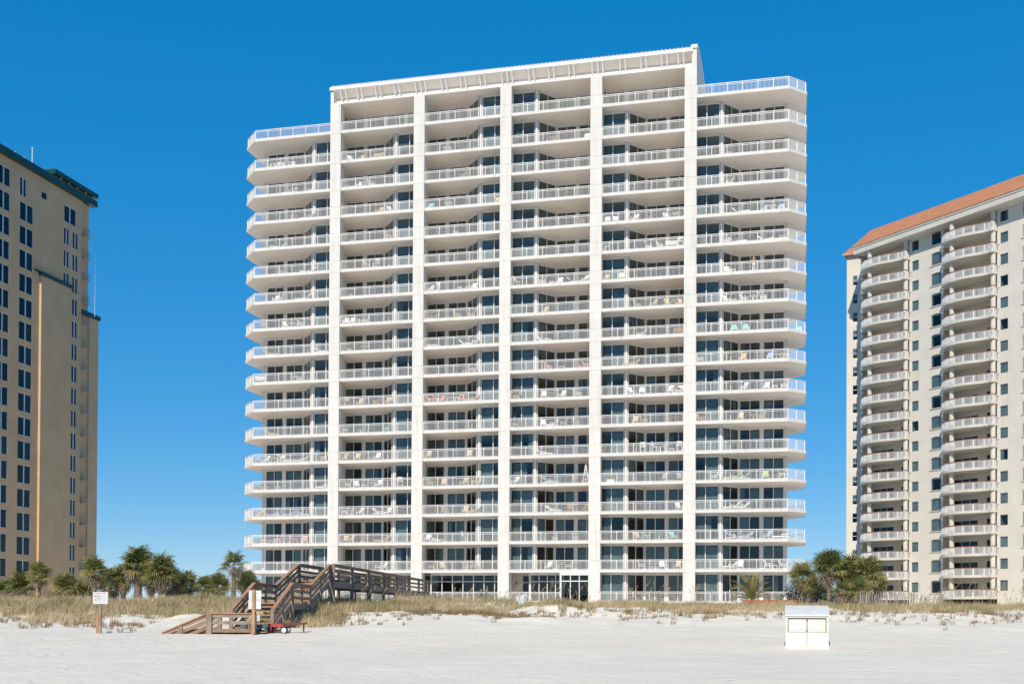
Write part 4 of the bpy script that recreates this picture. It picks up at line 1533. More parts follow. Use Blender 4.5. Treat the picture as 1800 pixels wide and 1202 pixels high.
M['mark_red'] = pmat('red_print', (0.45, 0.10, 0.10), None, 0.5)
M['mark_green'] = pmat('green_print', (0.03, 0.16, 0.08), None, 0.5)
M['mark_dark'] = pmat('dark_print', (0.16, 0.17, 0.19), None, 0.5)
M['mark_pale'] = pmat('pale_print', (0.45, 0.47, 0.50), None, 0.5)
M['mark_yellow'] = pmat('yellow_print', (0.65, 0.55, 0.18), None, 0.5)
M['mark_teal'] = pmat('teal_print', (0.32, 0.55, 0.62), None, 0.5)
for x in (.08, .22, .33, .45, .60, .74):
    mark(x, x + .09, .84, .90, 'mark_red')
for x in (.26, .42, .58):
    mark(x, x + .12, .72, .755, 'mark_pale')
for z_, fm in ((.60, 'mark_green'), (.46, 'mark_yellow'), (.30, 'mark_red')):
    mark(.12, .22, z_, z_ + .09, fm)
    for x in (.26, .36, .45):
        mark(x, x + .07, z_ + .02, z_ + .075, 'mark_dark')
    for x in (.60, .70, .80):
        mark(x, x + .07, z_ + .025, z_ + .06, 'mark_pale')
for x in (.1, .25, .4, .55, .7):
    mark(x, x + .12, .12, .16, 'mark_pale')

b_ = at(445.5, 1111, 45.6)
gz = tz1(b_.x, b_.y)
sg2 = thing('sign_back', 'two pale sign boards seen from behind on a wooden post by the stairs', 'sign', (b_.x, b_.y, gz))
new('post', MB().box(-.055, .055, -.05, .05, -.4, at(446, 1036, 45.6).z - gz).mesh('post', M['wood_sunlit']), sg2)
for i_, (ya, yb, xa, xb) in enumerate(((1037, 1053.2, 436.8, 458.6), (1053.9, 1070, 436, 458.2))):
    new('board', MB().box(at(xa, 1050, 45.6).x - b_.x, at(xb, 1050, 45.6).x - b_.x, .055, .075, at(446, yb, 45.6).z - gz, at(446, ya, 45.6).z - gz).mesh('board', M['signgrey']), sg2)
for yy in (1041, 1049, 1058, 1066):
    new('bolt', MB().tube([(0, -.062, at(446, yy, 45.6).z - gz), (0, -.05, at(446, yy, 45.6).z - gz)], .012, 6).mesh('bolt', M['grey']), sg2)

b_ = at(456, 1091, 47.55)
pl_ = thing('notice_plate', 'small grey plate propped on the lowest stair treads', 'plate', (b_.x, b_.y - .25, b_.z))
new('plate_face', MB().box(-.075, .075, -.02, .02, 0, .25).mesh('plate_face', M['signgrey']), pl_)
new('plate_foot', MB().box(-.06, .06, -.05, .05, -.05, 0).mesh('plate_foot', M['grey']), pl_)

b_ = at(916.5, 1061, 68)
gz = tz1(b_.x, b_.y)
bd = thing('rescue_board', 'small white and teal board standing in the dune grass below the tower', 'board', (b_.x, b_.y, gz))
hz_ = at(916, 1045, 68).z - gz
new('post', MB().box(-.04, .04, .03, .09, -.3, hz_ + .15).mesh('post', M['grey']), bd)
fb = new('board_face', MB().prism([(-.19, 0), (.19, 0), (.19, .025), (-.19, .025)], hz_ - .62, hz_).mesh('board_face', M['signwhite']), bd)
new('teal_mark', MB().box(-.12, -.03, -.006, -.003, hz_ - .42, hz_ - .24).mesh('teal_mark', M['mark_teal']), fb)
new('teal_mark', MB().box(.04, .12, -.006, -.003, hz_ - .36, hz_ - .2).mesh('teal_mark', M['mark_teal']), fb)

# ==================================================================  STORAGE BOX on the sand
b_ = at(1418.5, 1142, 40.0)
gz = tz1(b_.x, b_.y)
bw = 73 / 2000 * 40.2
sb_ = thing('storage_box', 'white painted beach storage box with sloping lid on the sand', 'box', (b_.x, b_.y, gz - .03), -math.atan2(b_.x, b_.y) * .95)
hwd = bw / 2
H_ = at(1418, 1081, 40.0).z - gz + .03
new('side_panel', MB().box(-hwd, -hwd + .05, .02, 1.5, 0, H_ - .02).mesh('side_panel', M['boxwhite']), sb_)
new('side_panel', MB().box(hwd - .05, hwd, .02, 1.5, 0, H_ - .02).mesh('side_panel', M['boxwhite']), sb_)
new('back_panel', MB().box(-hwd + .05, hwd - .05, 1.45, 1.5, 0, H_ + .1).mesh('back_panel', M['boxwhite']), sb_)
new('floor_panel', MB().box(-hwd + .05, hwd - .05, .05, 1.45, 0.02, .08).mesh('floor_panel', M['boxwhite']), sb_)
zm = H_ * .50
for a, e in ((-hwd + .003, -.006), (.006, hwd - .003)):
    new('lower_panel', MB().box(a, e, 0, .045, 0, zm).mesh('lower_panel', M['boxwhite']), sb_)
b = MB()
b.box(-hwd, -hwd + .075, -.004, .05, zm + .004, H_ - .03)
b.box(hwd - .075, hwd, -.004, .05, zm + .004, H_ - .03)
b.box(-hwd + .075, hwd - .075, -.004, .05, H_ - .09, H_ - .03)
new('front_frame', b.mesh('front_frame', M['boxwhite']), sb_)
for a, e in ((-hwd + .10, -.012), (.012, hwd - .10)):
    d_ = new('door', MB().box(a, e, .03, .06, zm + .012, H_ - .135).mesh('door', M['boxdoor']), sb_)
    ia, ie = (a + .10, e - .03) if a < 0 else (a + .03, e - .10)
    new('inset_panel', MB().box(ia, ie, .012, .03, zm + .09, H_ - .215).mesh('inset_panel', M['boxwhite']), d_)
new('gap_shade', MB().box(-hwd + .075, hwd - .075, .07, .09, zm, H_ - .09).mesh('gap_shade', M['black']), sb_)  # black sheet standing in for the shade in the gaps round the doors
for zz in (H_ - .16, zm + .04):
    new('latch', MB().box(-.03, .03, .004, .03, zz - .03, zz + .03).mesh('latch', M['wood_grey']), sb_)
lb_ = MB()
lb_.add([(-hwd - .03, -.05, H_ - .025), (hwd + .03, -.05, H_ - .025), (hwd + .03, 1.6, H_ + .30), (-hwd - .03, 1.6, H_ + .30),
         (-hwd - .03, -.05, H_ + .03), (hwd + .03, -.05, H_ + .03), (hwd + .03, 1.6, H_ + .36), (-hwd - .03, 1.6, H_ + .36)],
        [(3, 2, 1, 0), (4, 5, 6, 7), (0, 1, 5, 4), (1, 2, 6, 5), (2, 3, 7, 6), (3, 0, 4, 7)])
lid = new('lid', lb_.mesh('lid', M['boxtop']), sb_)
new('side_gable', MB().add([(-hwd, .02, H_ - .02), (-hwd, 1.5, H_ - .02), (-hwd, 1.5, H_ + .27), (-hwd + .05, .02, H_ - .02), (-hwd + .05, 1.5, H_ - .02), (-hwd + .05, 1.5, H_ + .27)], [(0, 1, 2), (5, 4, 3), (0, 2, 5, 3), (1, 4, 5, 2)]).mesh('side_gable', M['boxwhite']), sb_)
new('side_gable', MB().add([(hwd - .05, .02, H_ - .02), (hwd - .05, 1.5, H_ - .02), (hwd - .05, 1.5, H_ + .27), (hwd, .02, H_ - .02), (hwd, 1.5, H_ - .02), (hwd, 1.5, H_ + .27)], [(0, 1, 2), (5, 4, 3), (0, 2, 5, 3), (1, 4, 5, 2)]).mesh('side_gable', M['boxwhite']), sb_)
new('handle', MB().tube([(hwd, .4, .14), (hwd + .04, .4, .16), (hwd + .04, .4, .26), (hwd, .4, .28)], .018, 8).mesh('handle', M['black']), sb_)

# ==================================================================  BEACH CARTS and BIN by the stairs
def wheel(parent, x, y, z, r):
    w_ = new('wheel', MB().tube([(0, -.035, 0), (0, .035, 0)], r, 18).mesh('wheel', M['black'], False), parent, (x, y, z))
    new('hub', MB().tube([(0, -.042, 0), (0, .042, 0)], r * .72, 16).mesh('hub', M['white'], False), w_)


def cart(label, pxa, pxb, ytop, ybot, mat, Yd, wheel_right):
    A_, B_ = at(pxa, ytop, Yd), at(pxb, ytop, Yd)
    cx = (A_.x + B_.x) / 2
    gz_ = tz1(cx, Yd)
    hw = (B_.x - A_.x) / 2
    t = thing('beach_cart', label, 'cart', (cx, Yd, gz_))
    zt2 = A_.z - gz_
    for j in range(4):
        new('deck_slat', MB().box(-hw, hw, -.3 + j * .16, -.3 + j * .16 + .145, zt2 - .05, zt2).mesh('deck_slat', M[mat]), t)
    new('side_board', MB().box(-hw, hw, -.33, -.302, zt2 - .12, zt2 + .005).mesh('side_board', M[mat]), t)
    lx = hw - .08 if not wheel_right else -hw + .08
    for y in (-.24, .28):
        new('leg', MB().box(lx - .05, lx + .05, y - .04, y + .04, -.03, zt2 - .05).mesh('leg', M[mat]), t)
    new('stretcher', MB().box(-hw + .05, hw - .05, -.02, .03, .08, .14).mesh('stretcher', M[mat]), t)
    wx = hw + .03 if wheel_right else -hw + .06
    for y in (-.36, .38):
        wheel(t, wx, y, .125, .135)
    return t, hw, zt2


cart('low blue wooden cart on white wheels beside the sign post', 448, 473.5, 1097.5, 1111, 'blue', 46.6, False)
tc, hw_, zt2 = cart('low red wooden cart with long dark handle on the sand', 474, 501, 1095.5, 1109, 'red', 46.9, True)
b = MB()
for y in (-.2, .2):
    b.bar((hw_ - .02, y, zt2 - .03), (hw_ + .85, y + .15, zt2 + .02), .05, .08)
b.bar((hw_ + .8, -.1, zt2 + .015), (hw_ + .8, .4, zt2 + .015), .06, .07)
b.bar((hw_ + .4, -.15, zt2 - .02), (hw_ + .4, .3, zt2 - .02), .05, .06)
b.bar((hw_ + .75, .1, zt2), (hw_ + .75, .1, .02), .06, .06)
new('handle', b.mesh('handle', M['darkred']), tc)
b_ = at(429, 1109, 47.2)
gz = tz1(b_.x, b_.y)
bn = thing('round_bin', 'squat grey round bin behind the lower stair rail', 'bin', (b_.x, b_.y, gz))
new('base', MB().tube([(0, 0, -.05), (0, 0, .10)], .17, 16).mesh('base', M['black']), bn)
new('drum', MB().tube([(0, 0, .10), (0, 0, .34)], [.155, .165], 18).mesh('drum', M['grey'], False), bn)
new('lid', MB().tube([(0, 0, .34), (0, 0, .38), (0, 0, .42)], [.175, .165, .06], 18).mesh('lid', M['grey'], False), bn)

# ==================================================================  SAND FENCE, RED WALL, HUT
fa, fb_ = at(1512, 1057, 72.0), at(1655, 1060, 70.0)
fn = thing('sand_fence', 'leaning grey picket sand fence in the dune grass at right', 'fence', (fa.x, fa.y, 0))
NS = 62
tops = []
for j in range(NS):
    t = j / (NS - 1)
    x = fa.x + (fb_.x - fa.x) * t
    y = fa.y + (fb_.y - fa.y) * t + .25 * math.sin(t * 9)
    z = tz1(x, y)
    lean = (.05 + .22 * t) * (1 if rng.random() < .8 else .3) + rng.uniform(-.05, .05)
    h_ = rng.uniform(1.02, 1.26)
    sl = MB().box(-.02, .02, -.006, .006, -.15, h_).mesh('slat', M['fence'])
    new('slat', sl, fn, (x - fa.x, y - fa.y, z), 0, None, (rng.uniform(-.05, .05), lean, rng.uniform(-.5, .5)))
    tops.append((x - fa.x, y - fa.y, z))
for hgt in (.4, .85):
    new('wire', MB().tube([(p[0] + .12 * hgt, p[1], p[2] + hgt) for p in tops], .008, 4).mesh('wire', M['grey']), fn)
for t in (0, .33, .66, 1.0):
    p = tops[int(t * (NS - 1))]
    new('post', MB().tube([(p[0], p[1] + .05, p[2] - .3), (p[0] + .05, p[1] + .05, p[2] + 1.25)], .04, 8).mesh('post', M['fence']), fn)

ra, rb_ = at(1306, 1058, 104), at(1416, 1058.5, 103)
rw = thing('garden_wall', 'low red capped garden wall in front of the right wing', 'wall', (ra.x, ra.y, 0))
zt_ = at(1360, 1054, 103.5).z
dx_, dy_ = rb_.x - ra.x, rb_.y - ra.y
for j in range(22):
    a_, e_ = j / 22 + .001, (j + 1) / 22 - .001
    h_ = rng.uniform(-.03, .03)
    new('wall_block', MB().bar((dx_ * a_, dy_ * a_, zt_ - .35 + h_), (dx_ * e_, dy_ * e_, zt_ - .35 + h_), .25, .7).mesh('wall_block', M['redwall']), rw)

ha = at(186, 1045, 100)
hut = thing('beach_hut', 'low dark roofed hut half hidden behind palms at left', 'hut', (ha.x, ha.y, tz1(ha.x, ha.y)))
hz2 = ha.z - tz1(ha.x, ha.y) + .05
new('hut_wall', MB().box(-.55, .55, 0, 1.2, -.2, hz2).mesh('hut_wall', M['wood_grey']), hut)
new('hut_roof', MB().add([(-.75, -.2, hz2), (.75, -.2, hz2), (.75, 1.4, hz2), (-.75, 1.4, hz2), (-.4, .3, hz2 + .3), (.4, .3, hz2 + .3), (.4, .9, hz2 + .3), (-.4, .9, hz2 + .3)],
                         [(3, 2, 1, 0), (0, 1, 5, 4), (1, 2, 6, 5), (2, 3, 7, 6), (3, 0, 4, 7), (4, 5, 6, 7)]).mesh('hut_roof', M['black']), hut)
sa = at(208.5, 1036, 100)
ts = thing('street_sign', 'small dark teal square sign behind the left palms', 'sign', (sa.x, sa.y, tz1(sa.x, sa.y)))
new('post', MB().box(-.03, .03, .02, .07, -.3, sa.z - tz1(sa.x, sa.y) + .2).mesh('post', M['grey']), ts)
new('board', MB().box(-.17, .17, -.01, .015, sa.z - tz1(sa.x, sa.y) - .15, sa.z - tz1(sa.x, sa.y) + .18).mesh('board', M['green_roof']), ts)


# ==================================================================  PALMS
def fan_frond(seed, dead=False, mat='frond', nseg=19, rad=.70, pet=.62):
    r_ = random.Random(seed)
    b = MB()
    dr = .20 if not dead else .40
    b.tube([(0, 0, 0), (pet * .5, 0, .03), (pet, 0, 0)], [.022, .017, .012], 4, False)
    for j in range(nseg):
        t = j / (nseg - 1)
        ang = R(-135 + 270 * t) + r_.uniform(-.05, .05)
        L = rad * (1.0 - .25 * abs(2 * t - 1) ** 1.5) * r_.uniform(.88, 1.08)
        wd = .034 if not dead else .026
        fold = .13 * abs(math.sin(ang))
        dx, dy = math.cos(ang), math.sin(ang)
        px_, py_ = -dy, dx
        o = Vector((pet, 0, 0))
        pts_ = []
        for s_, ww, dz in ((0.06, .3, 0), (.5, 1.0, fold * .5 - dr * .1), (.80, .7, fold * .55 - dr * .55), (1.0, 0.06, fold * .35 - dr * 1.5 * r_.uniform(.6, 1.4))):
            c_ = o + Vector((dx, dy, 0)) * (L * s_) + Vector((0, 0, dz * L * 1.3))
            tw = .35 * wd * (1 if j % 2 else -1)
            pts_ += [c_ + Vector((px_, py_, 0)) * wd * ww - Vector((0, 0, tw * ww)), c_ - Vector((px_, py_, 0)) * wd * ww + Vector((0, 0, tw * ww))]
        b.add(pts_, [(0, 2, 3, 1), (2, 4, 5, 3), (4, 6, 7, 5)])
    return b.mesh('frond', M[mat])


FG = [fan_frond(s, mat='frond') for s in range(3)] + [fan_frond(9, mat='frond', rad=.85)]
FY = [fan_frond(20 + s, mat='frond_y') for s in range(3)]
FD = [fan_frond(40 + s, True, 'frond_dead', 11, .62, .6) for s in range(3)]


def palm(label, px, ycrown, Yd, size=1.0, nf=34, nd=12, yel=.25, boots=False, trunk_r=.17, name='cabbage_palm', lean=0.0, sparse=False):
    size *= .93
    c_ = at(px, ycrown + 5, Yd)
    bx_, by_ = c_.x - lean, Yd
    gz_ = tz1(bx_, by_)
    p = thing(name, label, 'palm tree', (bx_, by_, gz_), 0, 'palms growing along the dune')
    h_ = c_.z - gz_ - .15 * size
    r_ = random.Random(int(px * 7))
    h_ = max(h_, .35)
    n = max(6, int(h_ / .12))
    pts_ = [(lean * (i / n) ** 1.5, .03 * math.sin(i * .5), -.3 + (h_ + .3) * i / n) for i in range(n + 1)]
    rr = [trunk_r * (1.12 - .2 * i / n) * (1 + .07 * math.sin(i * 2.4) + r_.uniform(-.05, .05)) for i in range(n + 1)]
    tk = new('trunk', MB().tube(pts_, rr, 12).mesh('trunk', M['trunk'], True), p)
    if boots:
        b = MB()
        rows_ = int(h_ / .14)
        for i in range(rows_):
            for k in range(8):
                a = k * math.pi / 4 + (i % 2) * math.pi / 8 + r_.uniform(-.1, .1)
                z = .05 + i * .14
                d = Vector((math.cos(a), math.sin(a), 0))
                s_ = Vector((-d.y, d.x, 0)) * .055
                ctr = Vector((lean * (z / h_) ** 1.5, 0, 0))
                q1 = ctr + d * (trunk_r * .9) + Vector((0, 0, z - .06))
                q2 = ctr + d * (trunk_r * r_.uniform(1.22, 1.5)) + Vector((0, 0, z + .12))
                b.add([q1 - s_, q1 + s_, q2 + s_ * .7, q2 - s_ * .7, q2 + s_ * .7 - d * .05, q2 - s_ * .7 - d * .05], [(0, 1, 2, 3), (3, 2, 4, 5), (1, 0, 5, 4)])
        tag(new('leaf_boots', b.mesh('leaf_boots', M['boot']), p), None, None, None, 'stuff')
    top = Vector((lean, 0, h_))
    nf = int(nf * (1.0 if sparse else 1.15))
    for i in range(nf):
        t = (i + .5) / nf
        el = R(84 - 98 * t ** .9 + r_.uniform(-9, 9))
        az = i * 2.39996 + r_.uniform(-.2, .2)
        me_ = r_.choice(FY) if r_.random() < yel + .12 + (.3 if t > .65 else 0) else r_.choice(FG)
        s_ = size * r_.uniform(.85, 1.1)
        if sparse:
            s_ *= 1.2
        new('frond', me_, p, top + Vector((0, 0, .28 * size * (1 - t))), 0, (s_, s_, s_), (r_.uniform(-.7, .7), -el, az))
    for i in range(int(nd * 1.9)):
        el = R(r_.uniform(-72, -5))
        az = i * 2.39996 + r_.uniform(-.4, .4)
        s_ = size * r_.uniform(.6, .95)
        new('dead_frond', r_.choice(FD), p, top - Vector((0, 0, .12 * size)), 0, (s_, s_, s_), (r_.uniform(-1, 1), -el, az))
    return p


palm('bushy low palm at the far left edge of the dune', 6, 1036, 92, 1.0, 30, 10)
palm('bushy full palm with dead skirt, second from left edge', 36, 1026, 90, 1.1, 36, 16)
palm('yellowish palm on a slim bare trunk before the sunlit tan corner', 69, 1006, 88, .98, 26, 14, .6, trunk_r=.13)
palm('pale low palm with spreading yellow crown below the tan tower', 115, 1029, 88, 1.12, 34, 10, .75, trunk_r=.16)
palm('small green palm clump just left of the notice sign', 148, 1037, 90, .95, 24, 6, .5)
palm('brown tinged palm on rough trunk directly behind the notice sign', 166, 999, 86, 1.0, 24, 18, .35, True, .15)
palm('short yellow green palm with dead skirt right of the notice sign', 194, 1022, 90, 1.15, 32, 16, .5)
palm('medium palm with boot covered trunk left of the tallest crown', 217, 1013, 88, 1.05, 28, 18, .2, True, .17)
palm('largest palm with full dark crown and thick criss cross trunk', 243, 989, 87, 1.28, 44, 20, .12, True, .27)
palm('short palm tucked between the two tallest left palms', 266, 1020, 88, .9, 22, 12, .4, True, .18)
palm('second largest palm with rounded crown on a slim grey trunk', 283, 1004, 86, 1.28, 44, 20, .22, False, .17)
palm('low palm with drooping brown skirt right of the tall pair', 304, 1024, 88, 1.12, 32, 20, .25, True, .24)
palm('low rounded palm third from the lone tall palm', 327, 1026, 90, 1.05, 32, 20, .4, False, .15)
palm('narrow low palm second from the lone tall palm', 360, 1028, 94, .95, 26, 14, .35, False, .13)
palm('low green palm nearest left of the lone tall palm', 383, 1026, 92, 1.05, 30, 12, .3, False, .13)
palm('lone tall palm with sparse tufted crown beside the white tower', 411, 988, 96, 1.0, 13, 9, .1, False, .19, sparse=True)
palm('dark bushy palm behind the wooden stair rail', 432, 1022, 100, 1.15, 30, 8, .25)
palm('low dark palm at foot of the lone tall palm', 446, 1030, 99, .95, 24, 6, .4)
palm('palm with hanging tan skirt at right end of the white tower', 1411, 1009, 98, 1.15, 26, 22, .4, False, .17)
palm('tallest right hand palm on a straight grey trunk', 1457, 994, 92, 1.35, 42, 16, .25, False, .17)
palm('wide bushy palm right of the tallest right hand palm', 1497, 1005, 93, 1.35, 44, 26, .3, True, .2)
palm('wide yellowish palm in front of the cream tower', 1524, 1005, 91, 1.35, 42, 26, .45, True, .18)
palm('small palm in the shade between white tower and palms', 1432, 1030, 97, 1.05, 26, 18, .4)
palm('low brown skirted palm at the foot of the cream tower', 1512, 1032, 89, .95, 16, 26, .35)
palm('shaggy low palm at right end of the palm clump', 1538, 1026, 92, 1.1, 22, 26, .4)
palm('low palm with dead fronds under the wide palms', 1480, 1034, 90, .9, 18, 20, .3)


def feather_frond(seed):
    r_ = random.Random(seed)
    b = MB()
    n = 16
    prev = None
    P_ = []
    for i in range(n + 1):
        t = i / n
        P_.append(Vector((1.9 * t, 0, .25 * t - .75 * t ** 2.6)))
    b.tube(P_, [.025 * (1 - .8 * i / n) for i in range(n + 1)], 4, False)
    for i in range(2, n + 1):
        for sd in (-1, 1):
            for h in (0, .5):
                t = (i - h) / n
                p = P_[i] if h == 0 else (P_[i] + P_[i - 1]) / 2
                L = .42 * math.sin(math.pi * min(.95, .18 + t * .75)) * r_.uniform(.85, 1.1)
                d = Vector((.65, sd * .75, .22)).normalized()
                s_ = Vector((.022, 0, 0))
                q_ = p + d * L
                b.add([p - s_, p + s_, p + d * L * .6 + s_ * .8, p + d * L * .6 - s_ * .8, q_], [(0, 1, 2, 3), (3, 2, 4)])
    return b.mesh('frond', M['frond_y'])


FF = [feather_frond(s) for s in range(2)]
c_ = at(1322, 1053, 78)
gz = tz1(c_.x, c_.y)
dp = thing('date_palm', 'young feather leaved palm with arching fronds before the right wing', 'palm tree', (c_.x, c_.y, gz), 0, 'palms growing along the dune')
new('trunk', MB().tube([(0, 0, -.2), (0, 0, .15), (0, 0, .35)], [.16, .17, .1], 10).mesh('trunk', M['trunk']), dp)
for i in range(24):
    t = (i + .5) / 24
    el = R(86 - 84 * t)
    s_ = rng.uniform(.85, 1.1)
    new('frond', FF[i % 2], dp, (0, 0, max(.3, c_.z - gz)), 0, (s_, s_, s_), (rng.uniform(-.3, .3), -el, i * 2.39996))


def shrub(label, px, py, Yd, rx, rz_, n=900, mat='shrub', leaf=.07):
    c_ = at(px, py, Yd)
    gz_ = tz1(c_.x, c_.y)
    s_ = thing('shrub', label, 'shrub', (c_.x, c_.y, gz_))
    r_ = random.Random(int(px))
    b = MB()
    h_ = max(.4, c_.z - gz_ + rz_)
    for _ in range(n):
        a, e = r_.uniform(0, 2 * math.pi), r_.random()
        rad = r_.random() ** .4
        lump = 1 + .25 * math.sin(a * 3) + .2 * math.sin(a * 7 + e * 5)
        p = Vector((math.cos(a) * rx * rad * lump * math.sqrt(1 - (e * .85) ** 2), math.sin(a) * rx * rad * lump * math.sqrt(1 - (e * .85) ** 2), e * h_ * (.85 + .2 * math.sin(a * 4))))
        d = Vector((r_.uniform(-1, 1), r_.uniform(-1, 1), r_.uniform(-.3, 1))).normalized() * leaf * r_.uniform(.7, 1.5)
        q_ = Vector((-d.y, d.x, r_.uniform(-.02, .02))) * .45
        b.add([p - q_ * .3, p + d * .5 + q_, p + d, p + d * .5 - q_], [(0, 1, 2, 3)])
    tag(new('foliage', b.mesh('foliage', M[mat]), s_), None, None, None, 'stuff')
    b = MB()
    for _ in range(7):
        a = r_.uniform(0, 6.28)
        b.tube([(0, 0, -.2), (math.cos(a) * rx * .3, math.sin(a) * rx * .3, h_ * .4), (math.cos(a) * rx * .55, math.sin(a) * rx * .55, h_ * .8)], [.03, .022, .01], 5)
    new('stems', b.mesh('stems', M['trunk']), s_)


shrub('dark shrub filling the gap beside the right wing', 1399, 1036, 108, 1.2, .9, 2200, 'shrub', .17)
shrub('dark shrub behind the leftmost right hand palms', 1436, 1036, 104, 2.0, .6, 2600, 'shrub', .17)
shrub('dense dark shrub under the wide right hand palms', 1478, 1046, 96, 1.6, .5, 1500, 'shrub', .17)
shrub('dark shrub left of the picket fence', 1520, 1048, 95, 1.5, .4, 1400, 'shrub', .17)
shrub('olive shrub at the foot of the bushy left palms', 20, 1048, 88, 1.6, .25, 900)
shrub('olive shrub between the palms behind the notice sign', 135, 1049, 89, 1.5, .25, 900)
shrub('bright green plant in front of the ground floor glazing', 851, 1042, 110, .55, .35, 380, 'frond_y', .12)
shrub('grey green shrub where the boardwalk meets the tower', 757, 1048, 88, 1.3, .35, 1100)
shrub('dark shrub under the raised boardwalk', 605, 1050, 78, 1.6, .1, 1000)


# ==================================================================  DUNE GRASS (uncountable) and sea oats
def blades_mesh(name, base, tip, mid, wid, mat):
    n = len(base)
    d = tip - base
    side = np.stack([-(d[:, 1]) + .3 * nrg.normal(size=n), d[:, 0] + .8 * nrg.normal(size=n) * .3 + .2, np.zeros(n)], 1)
    side[:, 0] += .6
    side /= np.linalg.norm(side, axis=1, keepdims=True) + 1e-9
    s = side * wid[:, None]
    V = np.stack([base - s, base + s, mid - s * .75, mid + s * .75, tip], 1).reshape(-1, 3).astype(np.float32)
    o = (np.arange(n) * 5)[:, None]
    T = np.concatenate([o + [0, 1, 3], o + [0, 3, 2], o + [2, 3, 4]], 1).reshape(-1, 3).astype(np.int32)
    m = bpy.data.meshes.new(name)
    m.vertices.add(len(V))
    m.vertices.foreach_set('co', V.ravel())
    m.loops.add(T.size)
    m.loops.foreach_set('vertex_index', T.ravel())
    m.polygons.add(len(T))
    m.polygons.foreach_set('loop_start', np.arange(0, T.size, 3, dtype=np.int32))
    m.update(calc_edges=True)
    m.materials.append(mat)
    return m


def clump_blades(cx, cy, hgt, per, spread, width):
    n = len(cx) * per
    a = nrg.uniform(0, 2 * np.pi, n)
    r = spread * np.sqrt(nrg.random(n))
    bx_ = np.repeat(cx, per) + r * np.cos(a)
    by_ = np.repeat(cy, per) + r * np.sin(a)
    bz_ = tz(bx_, by_) - .03
    h = np.repeat(hgt, per) * nrg.uniform(.55, 1.15, n)
    la = a + nrg.normal(0, .6, n)
    ln = h * nrg.uniform(.1, .75, n)
    base = np.stack([bx_, by_, bz_], 1)
    wind = h * .22
    mid = base + np.stack([np.cos(la) * ln * .35 + wind * .3, np.sin(la) * ln * .35, h * .62], 1)
    tip = base + np.stack([np.cos(la) * ln + wind, np.sin(la) * ln, h * nrg.uniform(.75, 1.0, n)], 1)
    return base, tip, mid, width * nrg.uniform(.7, 1.3, n)


FX = [-600, 0, 60, 140, 220, 330, 420, 490, 530, 580, 640, 700, 760, 900, 1000, 1080, 1200, 1330, 1420, 1500, 1600, 1700, 1800, 2400]
FYD = [53, 53.5, 52.2, 52.0, 53.5, 54.5, 55.5, 51.4, 52.2, 54.3, 57.0, 58.2, 58.8, 58.6, 60.6, 60.6, 60.0, 58.8, 58.4, 57.4, 56.8, 56.4, 56.4, 55]


def vnoise(x, y, s):
    return (np.sin(x * s + 1.3 * np.sin(y * s * .7)) + np.sin(y * s * 1.2 + 1.7 * np.sin(x * s * .6 + 1)) + np.sin((x + y) * s * .8 + 2.1)) / 3


def in_walk(x, y):
    return (x > -12.5) & (x < -9.7) & (y < 50.3) & (y > 44)


n = 34000
cx = nrg.uniform(-46, 52, n)
cy = 51 + 26 * nrg.random(n) ** 1.25
px = 900 + cx / cy * 2000
yf = np.interp(px, FX, FYD) + 2.6 * vn(cx, cy, .45, 0) + 1.3 * vn(cx, cy, 1.3, 1)
keep = (cy > yf) & (np.abs(px - 900) < 1300) & (nrg.random(n) < np.clip((cy - yf) / 1.6, .15, 1)) & ~in_walk(cx, cy)
keep &= ~((vn(cx, cy, .6, 1) + .35 * vn(cx, cy, 1.9, 2) < -.16) & (cy < yf + 7) & (px > 640))
cx, cy, px = cx[keep], cy[keep], px[keep]
hg = np.where(px < 430, .50, np.where(px < 760, .54, .40)) * (1 + .55 * vn(cx, cy, .5, 2) + .3 * vn(cx, cy, 1.7, 0))
k_ = 420
cx = np.concatenate([cx, nrg.uniform(-11.9, -8.2, k_)])
cy = np.concatenate([cy, nrg.uniform(50.4, 57, k_)])
hg = np.concatenate([hg, nrg.uniform(.3, .6, k_)])
m_ = blades_mesh('dune_grass', *clump_blades(cx, cy, hg, 11, .22, .009), M['grass'])
tag(new('dune_grass', m_), 'tan and olive grass covering the dune', 'grass', None, 'stuff')
n = 5200
cx = nrg.uniform(-75, 75, n)
cy = nrg.uniform(77, 111, n)
d_front = DIST - cx * math.tan(YAW) - 2.5
keep = (cy < d_front) & ~in_walk(cx, cy)
cx, cy = cx[keep], cy[keep]
m_ = blades_mesh('back_dune_grass', *clump_blades(cx, cy, np.full(len(cx), .42), 9, .35, .013), M['grass'])
tag(new('back_dune_grass', m_), 'grass on the flat ground behind the dune crest', 'grass', None, 'stuff')
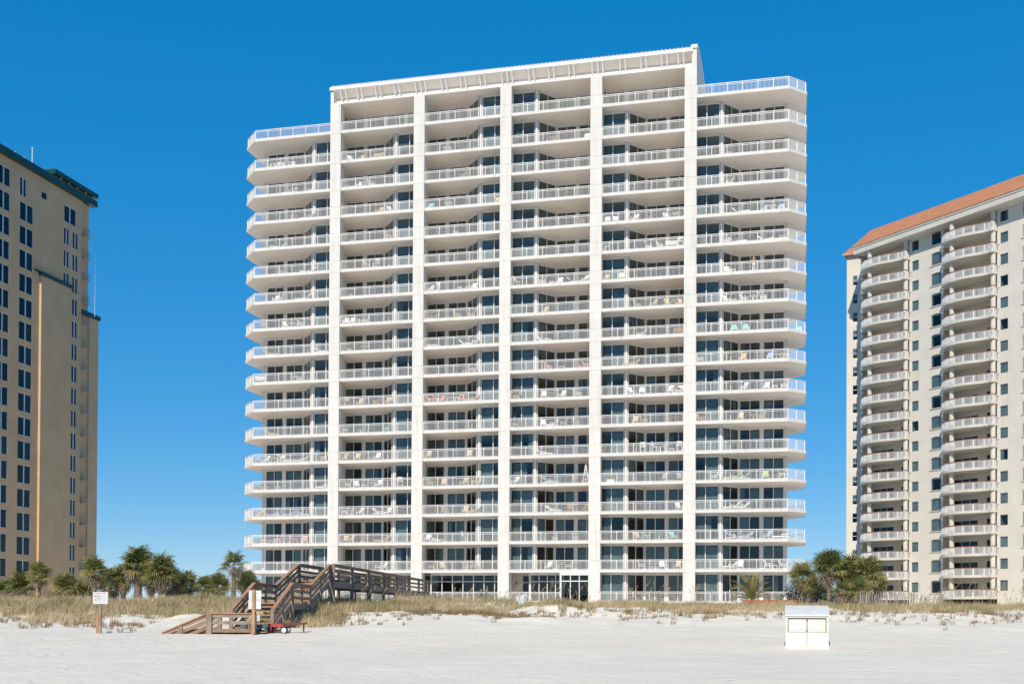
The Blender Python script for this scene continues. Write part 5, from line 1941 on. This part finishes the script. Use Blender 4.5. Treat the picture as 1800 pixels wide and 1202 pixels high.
# scattered tufts on the sandy toe of the dune
n = 520
px = np.concatenate([nrg.uniform(590, 1800, 470), nrg.uniform(0, 290, 60), nrg.uniform(700, 960, 110)])
n = len(px)
yd = np.interp(px, FX, FYD) - np.abs(nrg.normal(0, 2.6, n)) + .8
cx = (px - 900) / 2000 * yd
keep = ~in_walk(cx, yd)
cx, yd = cx[keep], yd[keep]
m_ = blades_mesh('sand_tufts', *clump_blades(cx, yd, nrg.uniform(.14, .42, len(cx)), 16, .13, .008), M['weed'])
tag(new('sand_tufts', m_), 'brown grass tufts scattered over the sand below the dune', 'grass', None, 'stuff')

# tall sea oat stalks
SO = []
for (a, e, y0, y1, cnt) in [(775, 900, 59, 64, 34), (890, 1050, 60, 66, 34), (1090, 1190, 60, 65, 26), (1200, 1420, 60, 66, 22), (1540, 1700, 58, 64, 30), (1690, 1810, 57, 62, 34), (560, 760, 57, 62, 16), (20, 420, 56, 64, 22)]:
    for _ in range(cnt):
        SO.append((rng.uniform(a, e), rng.uniform(y0, y1)))
b = MB()
for (p_, y_) in SO:
    x_ = (p_ - 900) / 2000 * y_
    if bool(in_walk(np.array([x_]), np.array([y_]))[0]):
        continue
    z_ = tz1(x_, y_)
    H2 = rng.uniform(.9, 1.75) * (0.75 if p_ < 420 else 1)
    lx = rng.uniform(.1, .45) * H2 * (1 if rng.random() < .8 else -.6)
    ly = rng.uniform(-.2, .2)
    pts_ = [Vector((x_ + lx * t ** 1.8, y_ + ly * t, z_ + H2 * (t - .06 * t * t))) for t in (0, .3, .6, .82, 1.0)]
    b.tube(pts_, [.008, .007, .006, .005, .003], 3, False)
    for j in range(7):
        t = .76 + j * .035
        i_ = min(3, int(t * 4.2))
        c_ = pts_[3].lerp(pts_[4], min(1, (t - .76) / .24))
        d = Vector((rng.uniform(.005, .05), rng.uniform(-.03, .03), rng.uniform(-.07, -.02)))
        b.add([c_ + Vector((-.007, 0, 0)), c_ + Vector((.007, 0, .008)), c_ + d + Vector((.006, 0, 0)), c_ + d + Vector((-.005, 0, -.015))], [(0, 1, 2, 3)])
tag(new('sea_oats', b.mesh('sea_oats', M['oats'])), 'tall thin seed stalks rising from the dune grass', 'grass', None, 'stuff')
